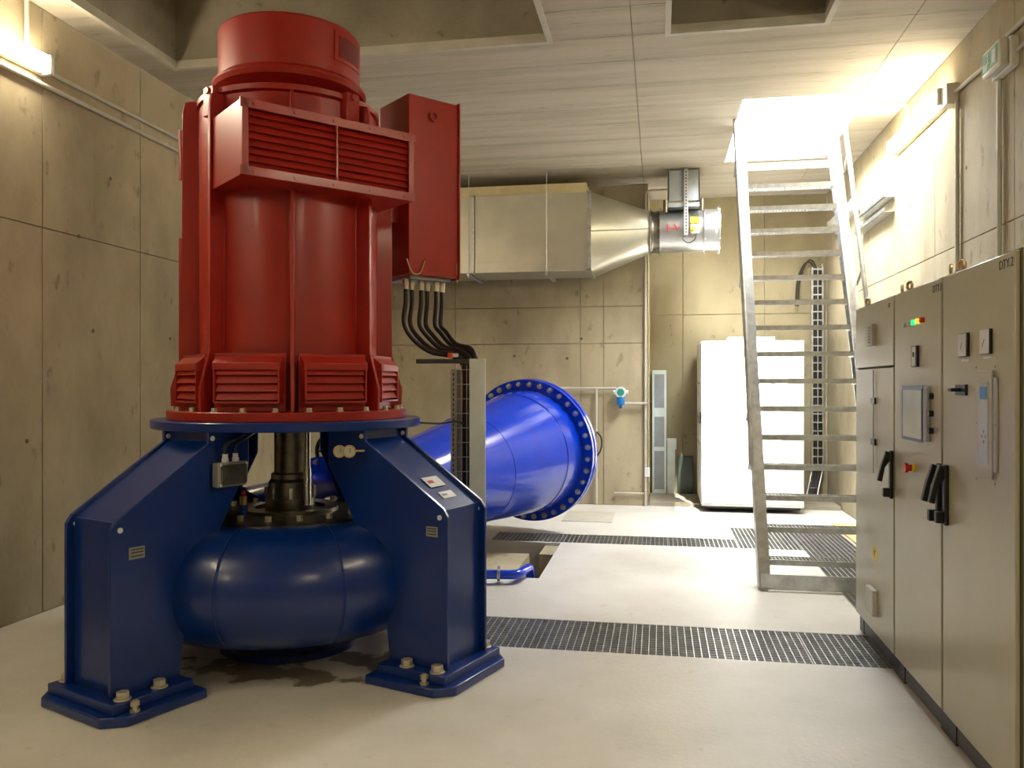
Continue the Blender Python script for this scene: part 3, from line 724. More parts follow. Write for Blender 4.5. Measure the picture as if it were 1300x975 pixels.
for zz in (3.22, 3.92): b2(bm, W(XL+.1, dy0-.005, zz), W(dx1-.03, dy0, zz+.008))
ob('stiffening_crease', bm, 'duct', dv)
tx1 = onY(825, 292, 10.85).x
bm = nb(); yc, zc, rr = 10.85, 3.62, .27; nseg = 48
cor = [W(dx1+.002, y_, z_) for y_, z_ in ((dy1, dz1), (dy0, dz1), (dy0, dz0), (dy1, dz0))]
cv = [bm.verts.new(c_) for c_ in cor]
v1 = [bm.verts.new(W(tx1, yc+rr*math.cos(2*PI*k/nseg), zc+rr*math.sin(2*PI*k/nseg))) for k in range(nseg)]
for q4 in range(4):      # corner fans between the four flat triangles
    for k in range(nseg//4):
        i_ = q4*nseg//4+k; bm.faces.new((cv[q4], v1[i_], v1[(i_+1) % nseg]))
    bm.faces.new((cv[q4], cv[(q4+1) % 4], v1[((q4+1)*nseg//4) % nseg]))
tn = ob('transition_piece', bm, 'duct', dv)
bm = nb(); a_ = W(dx1+.02, dy0-.004, (dz0+dz1)/2); b_ = W(tx1-.01, yc-rr-.004, zc); tube(bm, [a_, b_], .006, 8, 0); ob('folded_seam', bm, 'galv', tn)
bm = nb(); e = .03
for zz in (dz0-.01, dz1-e+.01): b2(bm, W(dx1, dy0-.03, zz), W(dx1+.025, dy1+.03, zz+e))
for yy_ in (dy0-.03, dy1): b2(bm, W(dx1, yy_, dz0), W(dx1+.025, yy_+.03, dz1))
ob('joint_flange', bm, 'galv', tn)
for x in (-3.05, onY(595, 300, 10.44).x, onY(694, 300, 10.44).x):
    bm = nb(); cyl(bm, W(x, dy0-.02, dz0-.05), W(x, dy0-.02, ZC-.005), .005, seg=6); cyl(bm, W(x, dy0-.02, dz0-.06), W(x, dy0-.02, dz0-.02), .011, seg=6); ob('hanger_rod', bm, 'galv', dv)
    bm = nb(); b2(bm, W(x-.02, dy0-.04, dz0-.04), W(x+.02, dy1+.06, dz0-.01)); ob('hanger_rail', bm, 'galv', dv)
# lamplit wall above the duct, its glow painted as a pale strip
bm = nb(); b2(bm, (XL+.2, 10.62, 4.103), (dx1-.05, 11.15, 4.25)); tag(ob('lit_wall_strip', bm, 'straw'), 'pale yellow strip above the duct standing in for lamplit wall', 'lit strip')
fx1 = onY(912, 292, 10.85).x; fxm = onY(893, 292, 10.85).x; fa = onY(838, 292, 10.85).x
fn = thing('duct_fan', 'round galvanised duct fan hung below the ceiling at end of tapered duct', 'fan', (tx1, yc, zc-rr))
def W2(x, y, z): return Vector((x-tx1, y-yc, z-zc+rr))
mF = axis(W2(0, yc, zc), (1, 0, 0))
bm = nb(); lathe(bm, [(rr-.02, tx1+.003), (rr, tx1+.003), (rr+.005, tx1+.03), (rr-.004, tx1+.05), (rr+.005, fa), (rr-.02, fa)], 64, mF); lab(ob('flexible_collar', bm, 'steel', fn), 'brownish flexible collar')
bm = nb(); lathe(bm, [(rr-.03, fa), (rr+.0, fa), (rr, fx1), (rr-.02, fx1), (rr-.03, fx1-.3)], 64, mF); ob('fan_casing', bm, 'zinc', fn)
for x in (tx1+.01, fa, fxm, fx1):
    bm = nb(); lathe(bm, [(rr-.002, x-.006), (rr+.032, x-.006), (rr+.032, x+.006), (rr-.002, x+.006)], 64, mF, closed=True); fr_ = ob('ring_flange', bm, 'zinc', fn)
    bm = nb()
    for k in range(12): a = 2*PI*k/12; p = mF @ Vector(((rr+.018)*math.cos(a), (rr+.018)*math.sin(a), x)); cyl(bm, p-Vector((.014, 0, 0)), p+Vector((.014, 0, 0)), .007, seg=6)
    ob('ring_bolts', bm, 'galv', fr_)
bm = nb(); cyl(bm, W2(fa+.1, yc, zc), W2(fx1-.15, yc, zc), .10, seg=24)
for k in range(7): a = 2*PI*k/7; bx(bm, W2(fx1-.12, yc+.17*math.cos(a), zc+.17*math.sin(a)), (.06, .16, .01), Matrix.Rotation(a, 3, 'X'))
ob('impeller', bm, 'black', fn)
yf = yc-rr-.03
b0 = onY(848, 217, yf); b1 = onY(888, 262, yf)
bm = nb(); b2(bm, W2(b0.x, yf, b1.z+.08), W2(b1.x, yf+.012, b0.z)); b2(bm, W2(b0.x-.01, yf-.02, b1.z), W2(b1.x+.01, yf+.35, b1.z+.05)); b2(bm, W2(b0.x, yf, b1.z), W2(b0.x+.012, yf+.35, ZC-.003)); b2(bm, W2(b1.x-.012, yf, b1.z), W2(b1.x, yf+.35, ZC-.003))
ob('mounting_bracket', bm, 'grey', fn)
for x in (b0.x-.03, b1.x+.03): bm = nb(); cyl(bm, W2(x, yf-.01, b1.z-.06), W2(x, yf-.01, b1.z+.09), .03, seg=16); ob('spring_mount', bm, 'steel', fn)
st = onY(871, 217, yf-.02); se = onY(871, 299, yf-.02)
bm = nb(); b2(bm, W2(st.x-.025, yf-.045, se.z), W2(st.x+.025, yf-.02, ZC-.02)); sp = ob('perforated_strut', bm, 'galv', fn)
bm = nb()
for k in range(20): z_ = se.z+.03+k*(ZC-se.z-.06)/20; b2(bm, W2(st.x-.007, yf-.047, z_), W2(st.x+.007, yf-.044, z_+.02))
stuff(ob('slots', bm, 'black', sp))
p = onY(882, 291, yf-.03); bm = nb(); b2(bm, W2(p.x-.055, yf-.05, p.z-.05), W2(p.x+.055, yf+.03, p.z+.06)); jb_ = lab(ob('isolator_box', bm, 'pvc', fn, bev=.004), 'grey isolator switch box with yellow knob')
bm = nb(); b2(bm, W2(p.x-.05, yf-.052, p.z-.03), W2(p.x+.01, yf-.049, p.z+.03)); cyl(bm, W2(p.x-.02, yf-.05, p.z), W2(p.x-.02, yf-.075, p.z), .018, seg=12); ob('knob', bm, 'yellow', jb_)
bm = nb(); b2(bm, W2(p.x-.05, yf+.0, p.z+.085), W2(p.x+.06, yf+.03, p.z+.16)); lab(ob('warning_label', bm, 'yellow', fn), 'yellow warning label')
q_ = W2(p.x, yf-.02, p.z-.05); bm = nb(); tube(bm, [q_+Vector((.02, 0, 0)), q_+Vector((.0, -.02, -.08)), q_+Vector((-.08, -.03, -.12)), q_+Vector((-.15, -.02, -.06)), W2(st.x, yf-.03, se.z)], .008, 8); ob('cable', bm, 'rubber', fn)
# red marker scrawl on the casing
bm = nb(); p = onY(848, 290, yc)
for (dx_, dz_, l_, a_) in ((-.05, 0, .09, 90), (0, 0, .10, 10), (.05, .02, .07, 60), (.08, -.01, .06, 150)):
    P_ = Vector((fa+.14+dx_, 0, zc+dz_)); yy_ = yc-math.sqrt((rr+.001)**2-dz_**2)-.002
    bx(bm, W2(P_.x, yy_, P_.z), (l_, .003, .012), Matrix.Rotation(R(a_), 3, 'Y'))
lab(ob('marker_writing', bm, 'redp', fn), 'red marker scrawl')

# ------------------------------------------------------------------ steep steel stair
SX0, SX1 = .80, 1.80; SY0, RUN, RISE, ZS = 6.86, .118, .245, .226
stt = thing('steel_stair', 'steep galvanised steel stair with open treads rising to the roof hatch', 'stairs', ((SX0+SX1)/2, SY0, 0))
def S(x, y, z): return Vector((x-(SX0+SX1)/2, y-SY0, z))
sl = RUN/RISE
def sy(z): return SY0+z*sl
for s, x in ((-1, SX0), (1, SX1)):
    bm = nb(); t = .012; zt = 4.62
    prism(bm, [(sy(0)-.04, 0), (sy(0)+.12, 0), (sy(zt)+.12, zt), (sy(zt)-.04, zt)], Matrix.Translation(S(x, SY0, 0)-Vector((0, 0, 0))) @ Matrix(((0, 0, 1, 0), (1, 0, 0, -SY0), (0, 1, 0, 0), (0, 0, 0, 1))), t)
    for e_ in (-.04, .112):
        d = Vector((0, sy(zt)-sy(0), zt)); mid = S(x-s*.040, (sy(0)+sy(zt))/2+e_+.004, zt/2)
        yv = Vector((1, 0, 0)); zv = d.normalized(); xv = yv.cross(zv)
        bx(bm, mid, (.010, .09, d.length-.03), Matrix((xv, yv, zv)).transposed())
    ob('stringer', bm, 'galv', stt)
bm = nb(); b2(bm, S(SX0+.01, SY0-.03, .01), S(SX1-.01, SY0-.018, .13)); lab(ob('toe_bar', bm, 'galv', stt), 'flat bottom toe bar')
def tread_mesh():
    bm = nb(); w_ = SX1-SX0-.17; d = .17; h_ = .032
    b2(bm, (-w_/2, 0, -.042), (w_/2, .010, .002)); b2(bm, (-w_/2, d-.005, -h_), (w_/2, d, 0)); b2(bm, (-w_/2, 0, -.05), (-w_/2+.005, d, 0)); b2(bm, (w_/2-.005, 0, -.05), (w_/2, d, 0))
    n = 28
    for k in range(1, n): x = -w_/2+w_*k/n; b2(bm, (x-.0018, 0, -.028), (x+.0018, d, -.002))
    for k in range(1, 5): b2(bm, (-w_/2, d*k/5-.0018, -.02), (w_/2, d*k/5+.0018, -.003))
    return mesh(bm, 'tread', 'galv')
tme = tread_mesh()
for i in range(18):
    z = ZS+i*RISE; ob('tread', tme, None, stt, loc=S((SX0+SX1)/2, sy(z)-.04, z))
for s, x in ((-1, SX0-.03), (1, SX1+.03)):
    bm = nb(); o_ = .42
    za = 1.0 if s > 0 else .93; pts = [S(x, sy(za)-.02, za), S(x, sy(za)-.10, za+.02), S(x, sy(za+.25)-.20, za+.25), S(x, sy(4.9)-.26, 4.9)]
    pipe(bm, pts, .021, .08, 14)
    hr = ob('handrail', bm, 'galv', stt)
    for zz in (1.45, 2.7, 3.9):
        bm = nb(); cyl(bm, S(x, sy(zz)+.0, zz-.12), S(x, sy(zz)-.22, zz), .012, seg=10); ob('rail_bracket', bm, 'galv', hr)

# ------------------------------------------------------------------ white cabinet under the stair
c0 = onY(890.5, 500, 10.87).x; c1 = onY(1021, 500, 10.87).x
wcab = thing('white_cabinet', 'tall white steel cabinet behind the stair, lit by daylight from the hatch', 'cabinet', ((c0+c1)/2, 10.87, 0))
hw = (c1-c0)/2
bm = nb(); b2(bm, (-hw, 0, .08), (hw, 1.25, 2.2)); ob('body', bm, 'white', wcab, bev=.008)
bm = nb(); b2(bm, (-hw+.04, .03, .001+.05), (hw-.04, 1.2, .08)); ob('base', bm, 'black', wcab)
bm = nb(); b2(bm, (-hw+.35, .1, 2.2), (-hw+.92, .5, 2.255)); ob('roof_vent', bm, 'white', wcab, bev=.004)
for a, b_ in ((-hw+.01, -.004), (.004, hw-.01)):
    bm = nb(); b2(bm, (a, -.018, .12), (b_, 0, 2.17)); ob('door', bm, 'white', wcab, bev=.004)
bm = nb(); b2(bm, (-hw-.03, .10, 1.14), (-hw, .16, 1.28)); b2(bm, (-hw-.03, .3, 1.14), (-hw, .34, 1.26)); ob('side_latch', bm, 'plinth', wcab)
bm = nb()
for z_ in (.85, 1.65): b2(bm, (-hw-.006, 0, z_), (-hw, 1.25, z_+.02))
ob('side_seam', bm, 'pvc', wcab)
# cable ladder in the corner behind it
cl = thing('cable_ladder', 'galvanised cable ladder with black cables in corner right of white cabinet', 'cable ladder', (2.21, 12.22, .05))
bm = nb()
for x in (-.07, .07): b2(bm, (x-.008, 0, .35), (x+.008, .03, 3.3))
for k in range(24): b2(bm, (-.07, -.055, .45+k*.12), (.07, -.047, .468+k*.12))
for x in (-.07, .07): b2(bm, (x-.006, -.055, .40), (x+.006, 0, .42)); b2(bm, (x-.006, -.056, .40), (x+.006, -.046, 3.25))
b2(bm, (-.006, -.056, .40), (.006, -.048, 3.25))
ob('ladder', bm, 'galv', cl)
bm = nb()
for x in (-.07, .07): tube(bm, [(x, .01, .36), (x-.12, -.25, .02)], .009, 8, 0)
for k in range(4): f = (k+.5)/4; cyl(bm, (-.07-.12*f, .01-.26*f, .36-.34*f), (.07-.12*f, .01-.26*f, .36-.34*f), .006, seg=6)
ob('ladder_foot', bm, 'galv', cl)
for k, x in enumerate((-.045, -.015, .018, .045)):
    bm = nb(); tube(bm, [(x-.10-.02*k, -.22, .03), (x, -.03, .42), (x, -.025, 1.5), (x, -.025, 2.6), (x, -.03, 3.2), (x-.10, -.03, 3.32+.03*k), (x-.22, -.03, 3.1), (x-.25, -.03, 2.7)][:8 if k < 2 else 5], .013, 10, 4)
    ob('cable', bm, 'rubber', cl)
# perforated sheets leaning in the recess
a, b_ = onY(828, 600, 12.2).x, onY(846, 600, 12.2).x
ps = thing('perforated_sheet', 'long grey perforated tray sheet leaning upright in the wall recess', 'metal sheet', ((a+b_)/2, 12.22, .052))
hw = (b_-a)/2
bm = nb(); b2(bm, (-hw, 0, 0), (hw, .02, 1.80)); ob('sheet', bm, 'tray', ps, bev=.003)
bm = nb()
for z0_, z1_ in ((.06, .62), (.68, 1.12), (1.25, 1.74)): b2(bm, (-hw+.03, -.003, z0_), (hw-.03, 0, z1_))
ob('perforated_field', bm, 'grey', ps)
a, b_ = onY(847, 600, 12.2).x, onY(857, 600, 12.2).x
bm = nb(); b2(bm, (a, 12.2, .052), (b_, 12.225, .85)); b2(bm, (a, 12.198, .70), (b_+.02, 12.226, .86))
tag(ob('metal_strip', bm, 'tray', bev=.003), 'short pale metal strip leaning beside the long perforated sheet', 'metal strip')
bm = nb(); b2(bm, (onY(857, 600, 12.2).x+.04, 12.25, .052), (onY(880, 600, 12.2).x, 12.28, .60))
tag(ob('glass_sheet', bm, 'darkglass', bev=.002), 'low dark green sheet standing behind the strips beside the white cabinet', 'sheet')

# ------------------------------------------------------------------ transmitter and pipes on the back wall
yp = YB-.06
pw = thing('impulse_pipe', 'grey pipe run on the back wall beside the big blue flange', 'pipe', (onY(757, 500, yp).x, yp, 0))
def W3(v): return v-pw.location
P = onY
bm = nb(); v = P(757, 493, yp); x_ = v.x; pipe(bm, [W3(Vector((x_, yp, .02))), W3(Vector((x_, yp, v.z)))], .018, .05); ob('riser', bm, 'pvc', pw)
bm = nb(); pipe(bm, [W3(Vector((P(700, 492, yp).x, yp, v.z))), W3(Vector((P(782, 492, yp).x, yp, v.z)))], .018); ob('crossbar', bm, 'pvc', pw)
bm = nb(); z_ = P(800, 512, yp).z; pipe(bm, [W3(Vector((P(788, 512, yp).x, yp, z_))), W3(Vector((P(822, 512, yp).x, yp, z_)))], .016); ob('branch', bm, 'pvc', pw)
bm = nb(); v2 = P(760, 570, yp); tube(bm, [W3(Vector((x_+.01, yp-.03, 1.0))), W3(Vector((x_+.07, yp-.05, .92))), W3(Vector((x_+.07, yp-.05, .78))), W3(Vector((x_+.01, yp-.04, .68))), W3(Vector((x_-.08, yp-.03, .72)))], .012, 8); ob('hose', bm, 'rubber', pw)
pt = P(788, 498, yp-.05)
tm = thing('pressure_transmitter', 'blue pressure transmitter with round white dial on the back wall', 'transmitter', pt)
bm = nb(); cyl(bm, (0, .05, 0), (0, -.05, 0), .075, seg=32); cyl(bm, (-.10, 0, 0), (.10, 0, 0), .028, seg=16); ob('housing', bm, 'label', tm, bev=.003)
bm = nb(); cyl(bm, (0, -.05, 0), (0, -.055, 0), .048, seg=32); ob('dial_glass', bm, 'signgreen', tm)
bm = nb(); cyl(bm, (0, 0, -.06), (0, 0, -.16), .055, seg=24); b2(bm, (-.05, -.04, -.17), (.05, .04, -.10)); cyl(bm, (0, 0, -.17), (0, 0, -.22), .02, seg=12); ob('sensor_body', bm, 'skyblue', tm, bev=.003)
# vertical conduit in the corner
xc_ = XCOR-.035; yq = YB-.03
bm = nb(); pipe(bm, [(xc_, yq, .003), (xc_, yq, ZC-.10), (xc_+.38, yq-.02, ZC-.10)], .016, .07)
tag(ob('conduit', bm, 'pvc'), 'pale vertical conduit at the corner of the back wall, bending to the fan', 'conduit')
bm = nb(); za = P(800, 626, yq).z; pipe(bm, [(P(780, 626, yq).x, yq, za), (xc_-.02, yq, za)], .012)
tag(ob('conduit', bm, 'pvc'), 'short horizontal conduit low on the back wall near the corner', 'conduit')
bm = nb(); b2(bm, (xc_-.01, yq-.03, .40), (xc_+.06, yq+.02, .52)); tag(ob('socket_box', bm, 'label', bev=.004), 'small white socket box low on the corner conduit', 'socket')

# ------------------------------------------------------------------ luminaires and conduits on side walls
def lamp(name, label, X, y0, y1, z, s, hh=.10, tm_='tube'):
    t = thing(name, label, 'lamp', (X, (y0+y1)/2, z), 0, 'long fluorescent wall lamps'); hl = (y1-y0)/2
    bm = nb(); b2(bm, (0, -hl, -hh/2), (s*.05, hl, hh/2)); ob('housing', bm, 'lampbody', t, bev=.006)
    bm = nb(); b2(bm, (s*.05, -hl+.03, -hh/2+.008), (s*.12, hl-.03, hh/2-.008)); lab(ob('diffuser', bm, tm_, t, bev=.02, seg=3), 'unlit diffuser' if tm_ == 'tube_off' else 'glowing diffuser')
    bm = nb()
    for e in (-1, 1): b2(bm, (s*.005, e*hl-.02, -hh/2-.004), (s*.115, e*hl+.02, hh/2+.004))
    ob('end_cap', bm, 'lampbody', t, bev=.006)
lamp('wall_lamp', 'glowing fluorescent lamp on the left wall', XL, 3.74, 5.22, 3.93, 1, .13)
lamp('wall_lamp', 'glowing fluorescent lamp high on the left wall nearer the viewer', XL, .6, 2.08, 3.93, 1, .13)
lamp('wall_lamp', 'glowing fluorescent lamp on the right wall above the cabinets', XR, 7.25, 8.75, 4.0, -1, .13)
lamp('wall_lamp', 'lamp on the right wall beyond the stair, seen between the treads', XR, 10.35, 11.7, 3.78, -1, .13, 'tube_off')
lamp('wall_lamp', 'lamp on the right wall nearest the viewer', XR, 2.6, 4.1, 3.95, -1, .13)
lamp('wall_lamp', 'lamp on the right wall behind the viewer', XR, -1.8, -.3, 3.95, -1, .13)
lamp('wall_lamp', 'lamp on the left wall behind the viewer', XL, -2.4, -.9, 3.93, 1, .13)
lamp('wall_lamp', 'lamp on the left wall hidden behind the red motor', XL, 8.2, 9.7, 3.93, 1, .13, 'tube_dim')
def conduit(pts, r, label, clips=()):
    bm = nb(); pipe(bm, pts, r, .07); o = tag(ob('conduit', bm, 'pvc'), label, 'conduit')
    for c in clips:
        bm = nb(); bx(bm, Vector(c)-o.location, (.03, .03, .03)); ob('pipe_clip', bm, 'pvc', o)
    return o
XW = XL+.025
conduit([(XW, 5.25, 3.91), (XW, 8.15, 3.91)], .016, 'upper of two parallel conduits on the left wall')
conduit([(XW, -2.5, 3.80), (XW, 10.2, 3.80)], .018, 'lower of two parallel conduits on the left wall, passing under the lamp', [(XW-.005, y_, 3.80) for y_ in (4.75, 6.2, 7.6)])
conduit([(XW, 5.08, 4.0), (XW, 5.08, ZC)], .016, 'short vertical conduit above the left wall lamp')
XV = XR-.022
conduit([(XV, 6.29, 3.95), (XV, 7.12, 3.99)], .016, 'short conduit between emergency light and wall lamp on the right wall')
conduit([(XV, .0, 4.02), (XV, 6.10, 4.02)], .018, 'upper long conduit on the right wall')
conduit([(XV, 3.9, 3.86), (XV, 5.95, 3.86)], .014, 'lower conduit on the right wall ending at the emergency light')
conduit([(XV, 7.06, 3.90), (XV, 7.06, .02)], .017, 'vertical conduit on the right wall below the lamp end', [(XV, 7.06, 3.3), (XV, 7.06, 2.6)])
conduit([(XV, 6.24, 3.79), (XV, 6.24, .02)], .017, 'vertical conduit on the right wall below the emergency light', [(XV, 6.24, 3.3)])
conduit([(XV, 8.35, 4.06), (XV, 8.35, 4.30), (1.98, 8.35, 4.335)], .016, 'curved conduit from right wall lamp up onto the ceiling')
bm = nb(); b2(bm, (XR-.09, 7.09, 3.89), (XR, 7.22, 4.06)); tag(ob('junction_box', bm, 'lampbody', bev=.006), 'cream junction box at the near end of right wall lamp', 'junction box')
el = thing('emergency_light', 'emergency exit light with green pictogram on the right wall', 'exit light', (XR, 6.12, 3.77))
bm = nb(); b2(bm, (-.06, -.16, 0), (0, .16, .20)); ob('housing', bm, 'lampbody', el, bev=.008)
bm = nb(); b2(bm, (-.125, -.15, .01), (-.06, .15, .19)); ob('cover', bm, 'clear', el, bev=.015)
bm = nb(); b2(bm, (-.128, -.125, .04), (-.125, .125, .165)); ob('sign_face', bm, 'signgreen', el)
bm = nb()   # running figure, doorway and arrow
def sq_(y0, z0_, y1, z1_): b2(bm, (-.131, y0, z0_), (-.128, y1, z1_))
sq_(-.10, .055, -.04, .15); bx(bm, (-.1295, .03, .10), (.003, .018, .05), Matrix.Rotation(R(20), 3, 'X')); bx(bm, (-.1295, .045, .07), (.003, .012, .04), Matrix.Rotation(R(-40), 3, 'X')); bx(bm, (-.1295, .015, .07), (.003, .012, .04), Matrix.Rotation(R(40), 3, 'X')); cyl(bm, (-.131, .03, .14), (-.128, .03, .14), .012, seg=12)
sq_(.06, .098, .105, .108)
ob('pictogram', bm, 'label', el)
# galvanised perforated rails high on the wall right of the stair
for z_, s in ((3.55, 'upper short cable rail on right wall beside the stair head'), (3.40, 'lower short cable rail on right wall beside the stair head')):
    bm = nb(); b2(bm, (XR-.10, 8.9, z_), (XR, 10.2, z_+.008)); b2(bm, (XR-.10, 8.9, z_), (XR-.095, 10.2, z_+.05)); tag(ob('cable_rail', bm, 'galv'), s, 'cable tray')

# ------------------------------------------------------------------ control cabinets
CX, CD, CH = 1.317, .60, 2.16
ends = [5.857, 4.936, 4.142, 3.325]
names = ['far beige control cabinet with split door next to the stair', 'middle beige control cabinet with touch screen and indicator lamps', 'near beige control cabinet with two square meters and a tall control panel']
cabs = []
for i in range(3):
    y1, y0 = ends[i], ends[i+1]; cc = (y0+y1)/2; hw = (y1-y0)/2-.002
    cb = thing('control_cabinet', names[i], 'cabinet', (CX+CD/2, cc, 0), 0, 'beige control cabinets in a row'); cabs.append(cb)
    bm = nb(); b2(bm, (-CD/2+.012, -hw, .118), (CD/2, hw, CH)); ob('body', bm, 'cream', cb, bev=.004)
    bm = nb(); b2(bm, (-CD/2+.03, -hw+.05, .002), (CD/2-.03, hw-.05, .118)); pn = ob('plinth', bm, 'plinth', cb)
    for s in (-1, 1): bm = nb(); b2(bm, (-CD/2+.016, s*hw-s*.10, .002), (-CD/2+.10, s*hw, .117)); ob('plinth_corner', bm, 'black', pn)
    bm = nb(); b2(bm, (-CD/2+.02, -hw+.1, .012), (-CD/2+.03, hw-.1, .108)); ob('plinth_cover', bm, 'plinth', pn, bev=.003)
    g_ = .011
    splits = [(.125, CH-.012)]
    if i == 0: sp_ = onX(1110, 467, CX).z; splits = [(.125, sp_-.006), (sp_+.006, CH-.012)]
    bm = nb(); b2(bm, (-CD/2+.006, -hw+.002, .122), (-CD/2+.014, hw-.002, CH-.004)); ob('door_seal', bm, 'seam', cb)
    for z0_, z1_ in splits:
        bm = nb(); b2(bm, (-CD/2-.012, -hw+g_, z0_), (-CD/2+.006, hw-g_, z1_)); dr = ob('door', bm, 'cream', cb, bev=.004)
        if z0_ < .2: cb_door = dr
    cb['door'] = cb_door.name
    eyes = []
    for s in (-1, 1):
        yy_ = s*(hw-.07); bm = nb(); lathe(bm, [(.022+.008*math.cos(a), .008*math.sin(a)) for a in [2*PI*k/8 for k in range(8)]], 20, axis((-CD/2+.05, yy_, CH+.032), (1, .3*s, 0)), closed=True); cyl(bm, (-CD/2+.05, yy_, CH-.002), (-CD/2+.05, yy_, CH+.008), .018, seg=12)
        ob('lifting_eye', bm, 'brass', cb)
    del cb['door']
# trim strip at the near end
def on(i, px, py):
    v = onX(px, py, CX-.012); o = cabs[i].location
    return Vector((-CD/2-.012, v.y-o.y, v.z))
def panel(i, name, px0, py0, px1, py1, t, mat, label=None, parent=None, off=0, bev=.002):
    a = on(i, px0, (py0+py1)/2); c = on(i, px1, (py0+py1)/2); pm = (px0+px1)/2
    z1 = on(i, pm, py0).z; z0 = on(i, pm, py1).z; x = -CD/2-.012-off
    bm = nb(); b2(bm, (x-t, a.y, z0), (x, c.y, z1)); o = ob(name, bm, mat, parent or cabs[i], bev=bev)
    if label: lab(o, label)
    return o, (x-t, (a.y+c.y)/2, (z0+z1)/2)
def knob(i, name, px, py, r, t, mat, parent=None, label=None, off=0):
    v = on(i, px, py); v.x -= off; bm = nb(); cyl(bm, v, v-Vector((t, 0, 0)), r, seg=20); o = ob(name, bm, mat, parent or cabs[i], bev=.001)
    if label: lab(o, label)
    return o
# cabinet 0
go, c_ = panel(0, 'vent_grille', 1104, 412, 1111.5, 439, .02, 'pvc')
bm = nb()
for k in range(6): bx(bm, (c_[0]-.001, c_[1], c_[2]-.045+k*.018), (.002, .035, .006))
ob('vent_slots', bm, 'plinth', go)
bm = nb(); a = on(0, 1110, 470); c = on(0, 1110, 600); cyl(bm, a-Vector((.006, 0, 0)), c-Vector((.006, 0, 0)), .003, seg=6); ob('blanking_rod', bm, 'greylabel', cabs[0])
for py in (509, 561): panel(0, 'lock', 1107.5, py-4, 1112.5, py+4, .012, 'black')
panel(0, 'switch_box', 1105, 746, 1114, 779, .03, 'lampbody', 'cream socket box', bev=.005)
o, c_ = panel(0, 'warning_label', 1108, 694, 1113.5, 711, .001, 'yellow', 'yellow lightning warning label', bev=0)
bm = nb(); prism(bm, [(-.004, .02), (.006, .02), (.0, .002), (.006, .002), (-.006, -.022), (-.001, -.004), (-.007, -.004)], Matrix.Translation((c_[0]-.001, c_[1], c_[2])) @ Matrix(((0, 0, 1, 0), (1, 0, 0, 0), (0, 1, 0, 0), (0, 0, 0, 1))), .001); ob('lightning_print', bm, 'print', o)
def rx(i, px, py): return Matrix.Translation(on(i, px, py)-Vector((.0008, 0, 0))) @ Matrix(((0, 0, -1, 0), (-1, 0, 0, 0), (0, 1, 0, 0), (0, 0, 0, 1)))
text('DT', .035, 'print', cabs[0], rx(0, 1129, 388))
# cabinet 1
cols = [('clear', 'white'), ('clear', 'white'), ('green', 'green'), ('amber', 'amber'), ('redp', 'red')]
for k, (m_, s) in enumerate(cols): knob(1, 'indicator_lamp', 1151.5+k*5.4, 412.5-k*1.6, .014, .02, m_, None, s+' indicator lamp')
o, c_ = panel(1, 'counter', 1159.5, 439, 1167, 466, .012, 'black'); bm = nb(); b2(bm, (c_[0]-.002, c_[1]-.03, c_[2]-.05), (c_[0], c_[1]+.03, c_[2]+.05)); ob('face', bm, 'label', o)
bm = nb(); bx(bm, (c_[0]-.003, c_[1], c_[2]+.01), (.002, .02, .025)); ob('face_print', bm, 'print', o)
o, c_ = panel(1, 'touch_screen', 1148, 491, 1181.5, 558, .022, 'panelgrey', 'blue-grey framed touch screen', bev=.006)
hy = abs(on(1, 1152, 520).y-on(1, 1177, 520).y)/2
bm = nb(); b2(bm, (c_[0]-.002, c_[1]-hy-.012, c_[2]-.142), (c_[0], c_[1]+hy+.012, c_[2]+.142)); ob('screen_border', bm, 'bluegrey', o)
bm = nb(); b2(bm, (c_[0]-.003, c_[1]-hy, c_[2]-.125), (c_[0]-.0015, c_[1]+hy, c_[2]+.118)); ob('screen', bm, 'screen', o)
bm = nb()
for (a_, b__, s_) in ((0, -.128, (2*hy, .006)), (0, .121, (2*hy, .006)), (-hy, 0, (.006, .25)), (hy, 0, (.006, .25))): bx(bm, (c_[0]-.003, c_[1]+a_, c_[2]+b__), (.003, s_[0], s_[1]))
ob('screen_edge', bm, 'bluegrey', o)
for py in (503, 525, 547): knob(1, 'selector_switch', 1184.5, py, .015, .022, 'black')
knob(1, 'emergency_stop', 1160, 594, .018, .03, 'redp', None, 'red mushroom emergency stop'); knob(1, 'emergency_stop_collar', 1161, 594, .022, .012, 'yellow')
knob(1, 'emergency_stop_head', 1160, 594, .026, .016, 'redp', None, 'red mushroom head', off=.03)
text('DTY.1', .05, 'print', cabs[1], rx(1, 1190, 366)); text('DTY.2', .05, 'print', cabs[2], rx(2, 1277.5, 335))
# cabinet 2
for (a_, b__, c, d) in ((1219.5, 423, 1231.5, 453), (1247.5, 418, 1260.5, 449.5)):
    o, c_ = panel(2, 'panel_meter', a_, b__, c, d, .012, 'black', 'square panel meter with black bezel')
    bm = nb(); b2(bm, (c_[0]-.002, c_[1]-.047, c_[2]-.048), (c_[0], c_[1]+.047, c_[2]+.048)); f_ = ob('dial_face', bm, 'label', o)
    bm = nb(); bx(bm, (c_[0]-.003, c_[1]+.006, c_[2]-.004), (.001, .0018, .036), Matrix.Rotation(R(35), 3, 'X')); ob('needle', bm, 'print', o)
    panel(2, 'caption_strip', a_+1, d+3, c-1, d+6, .001, 'label', bev=0)
o, c_ = panel(2, 'rotary_switch', 1216, 488, 1229, 502, .012, 'black'); bm = nb(); bx(bm, (c_[0]-.02, c_[1]+.01, c_[2]), (.04, .045, .016)); ob('knob', bm, 'black', o, bev=.003)
o, c_ = panel(2, 'control_panel', 1242, 479, 1268, 598, .010, 'panelgrey', 'tall control panel in a grey frame', bev=.004)
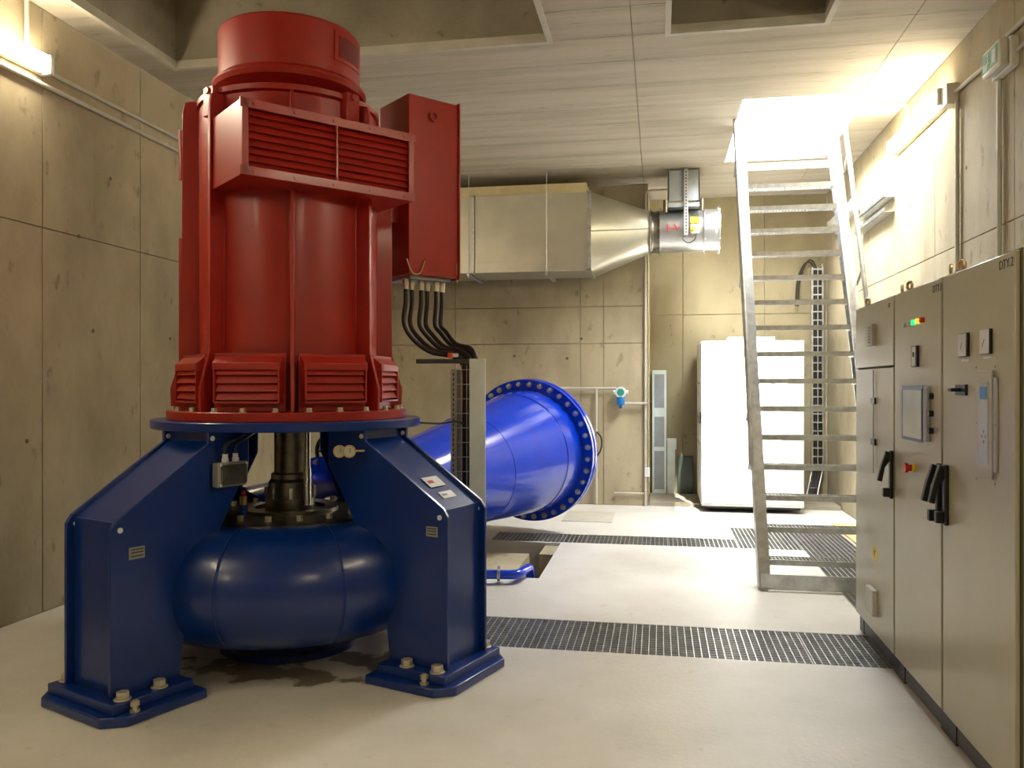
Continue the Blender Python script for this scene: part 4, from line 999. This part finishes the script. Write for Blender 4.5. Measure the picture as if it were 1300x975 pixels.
a_, d_ = abs(on(2, 1246, 540).y-on(2, 1265, 540).y)/2, .20
bm = nb(); b2(bm, (c_[0]-.005, c_[1]-a_, c_[2]-.215), (c_[0], c_[1]+a_, c_[2]+.215)); ob('front_plate', bm, 'cream', o, bev=.002)
bm = nb(); b2(bm, (c_[0]-.008, c_[1]-a_*.55, c_[2]-.16), (c_[0]-.005, c_[1]+a_*.55, c_[2]+.17)); ob('keypad', bm, 'screen', o)
bm = nb(); b2(bm, (c_[0]-.010, c_[1]-a_*.45, c_[2]+.10), (c_[0]-.008, c_[1]+a_*.45, c_[2]+.15)); ob('display', bm, 'skyblue', o)
bm = nb()
for (u, v_) in ((0, -.03), (-.018, -.05), (.018, -.05), (0, -.07)): bx(bm, (c_[0]-.009, c_[1]+u, c_[2]+v_), (.002, .012, .012))
for s in (-1, 1):
    for z_ in (-.23, 0, .23): bx(bm, (c_[0]-.001, c_[1]+s*(a_+.02), c_[2]+z_), (.002, .008, .008))
ob('keys', bm, 'greylabel', o)
panel(2, 'caption_strip', 1250, 602, 1258, 605, .001, 'label', bev=0)
# swing handles
def handle(i, px, py0, py1, side):
    a = on(i, px, py0); c = on(i, px, py1); zc_ = (a.z+c.z)/2; hh = (a.z-c.z)/2
    bm = nb(); b2(bm, (a.x-.02, a.y-.018, c.z), (a.x, a.y+.018, a.z)); h_ = lab(ob('handle', bm, 'black', cabs[i], bev=.006), 'black swing handle')
    bm = nb(); x0 = a.x-.02; m_ = Matrix.Translation((0, a.y, 0)) @ Matrix(((1, 0, 0, 0), (0, 0, -1, 0), (0, 1, 0, 0), (0, 0, 0, 1)))
    prism(bm, [(x0, a.z-.01), (x0-.02, a.z), (x0-.045, zc_+hh*.4), (x0-.065, zc_-hh*.25), (x0-.04, zc_-hh*.3), (x0-.025, zc_+hh*.3), (x0, zc_+hh*.55)], m_, .032)
    b2(bm, (x0-.035, a.y-.017, c.z+.01), (x0, a.y+.017, zc_-hh*.55)); ob('grip', bm, 'black', h_, bev=.004)
handle(0, 1133.5, 572, 633, 1); handle(1, 1194, 588, 664, 1); handle(2, 1203.5, 590, 667, 1)
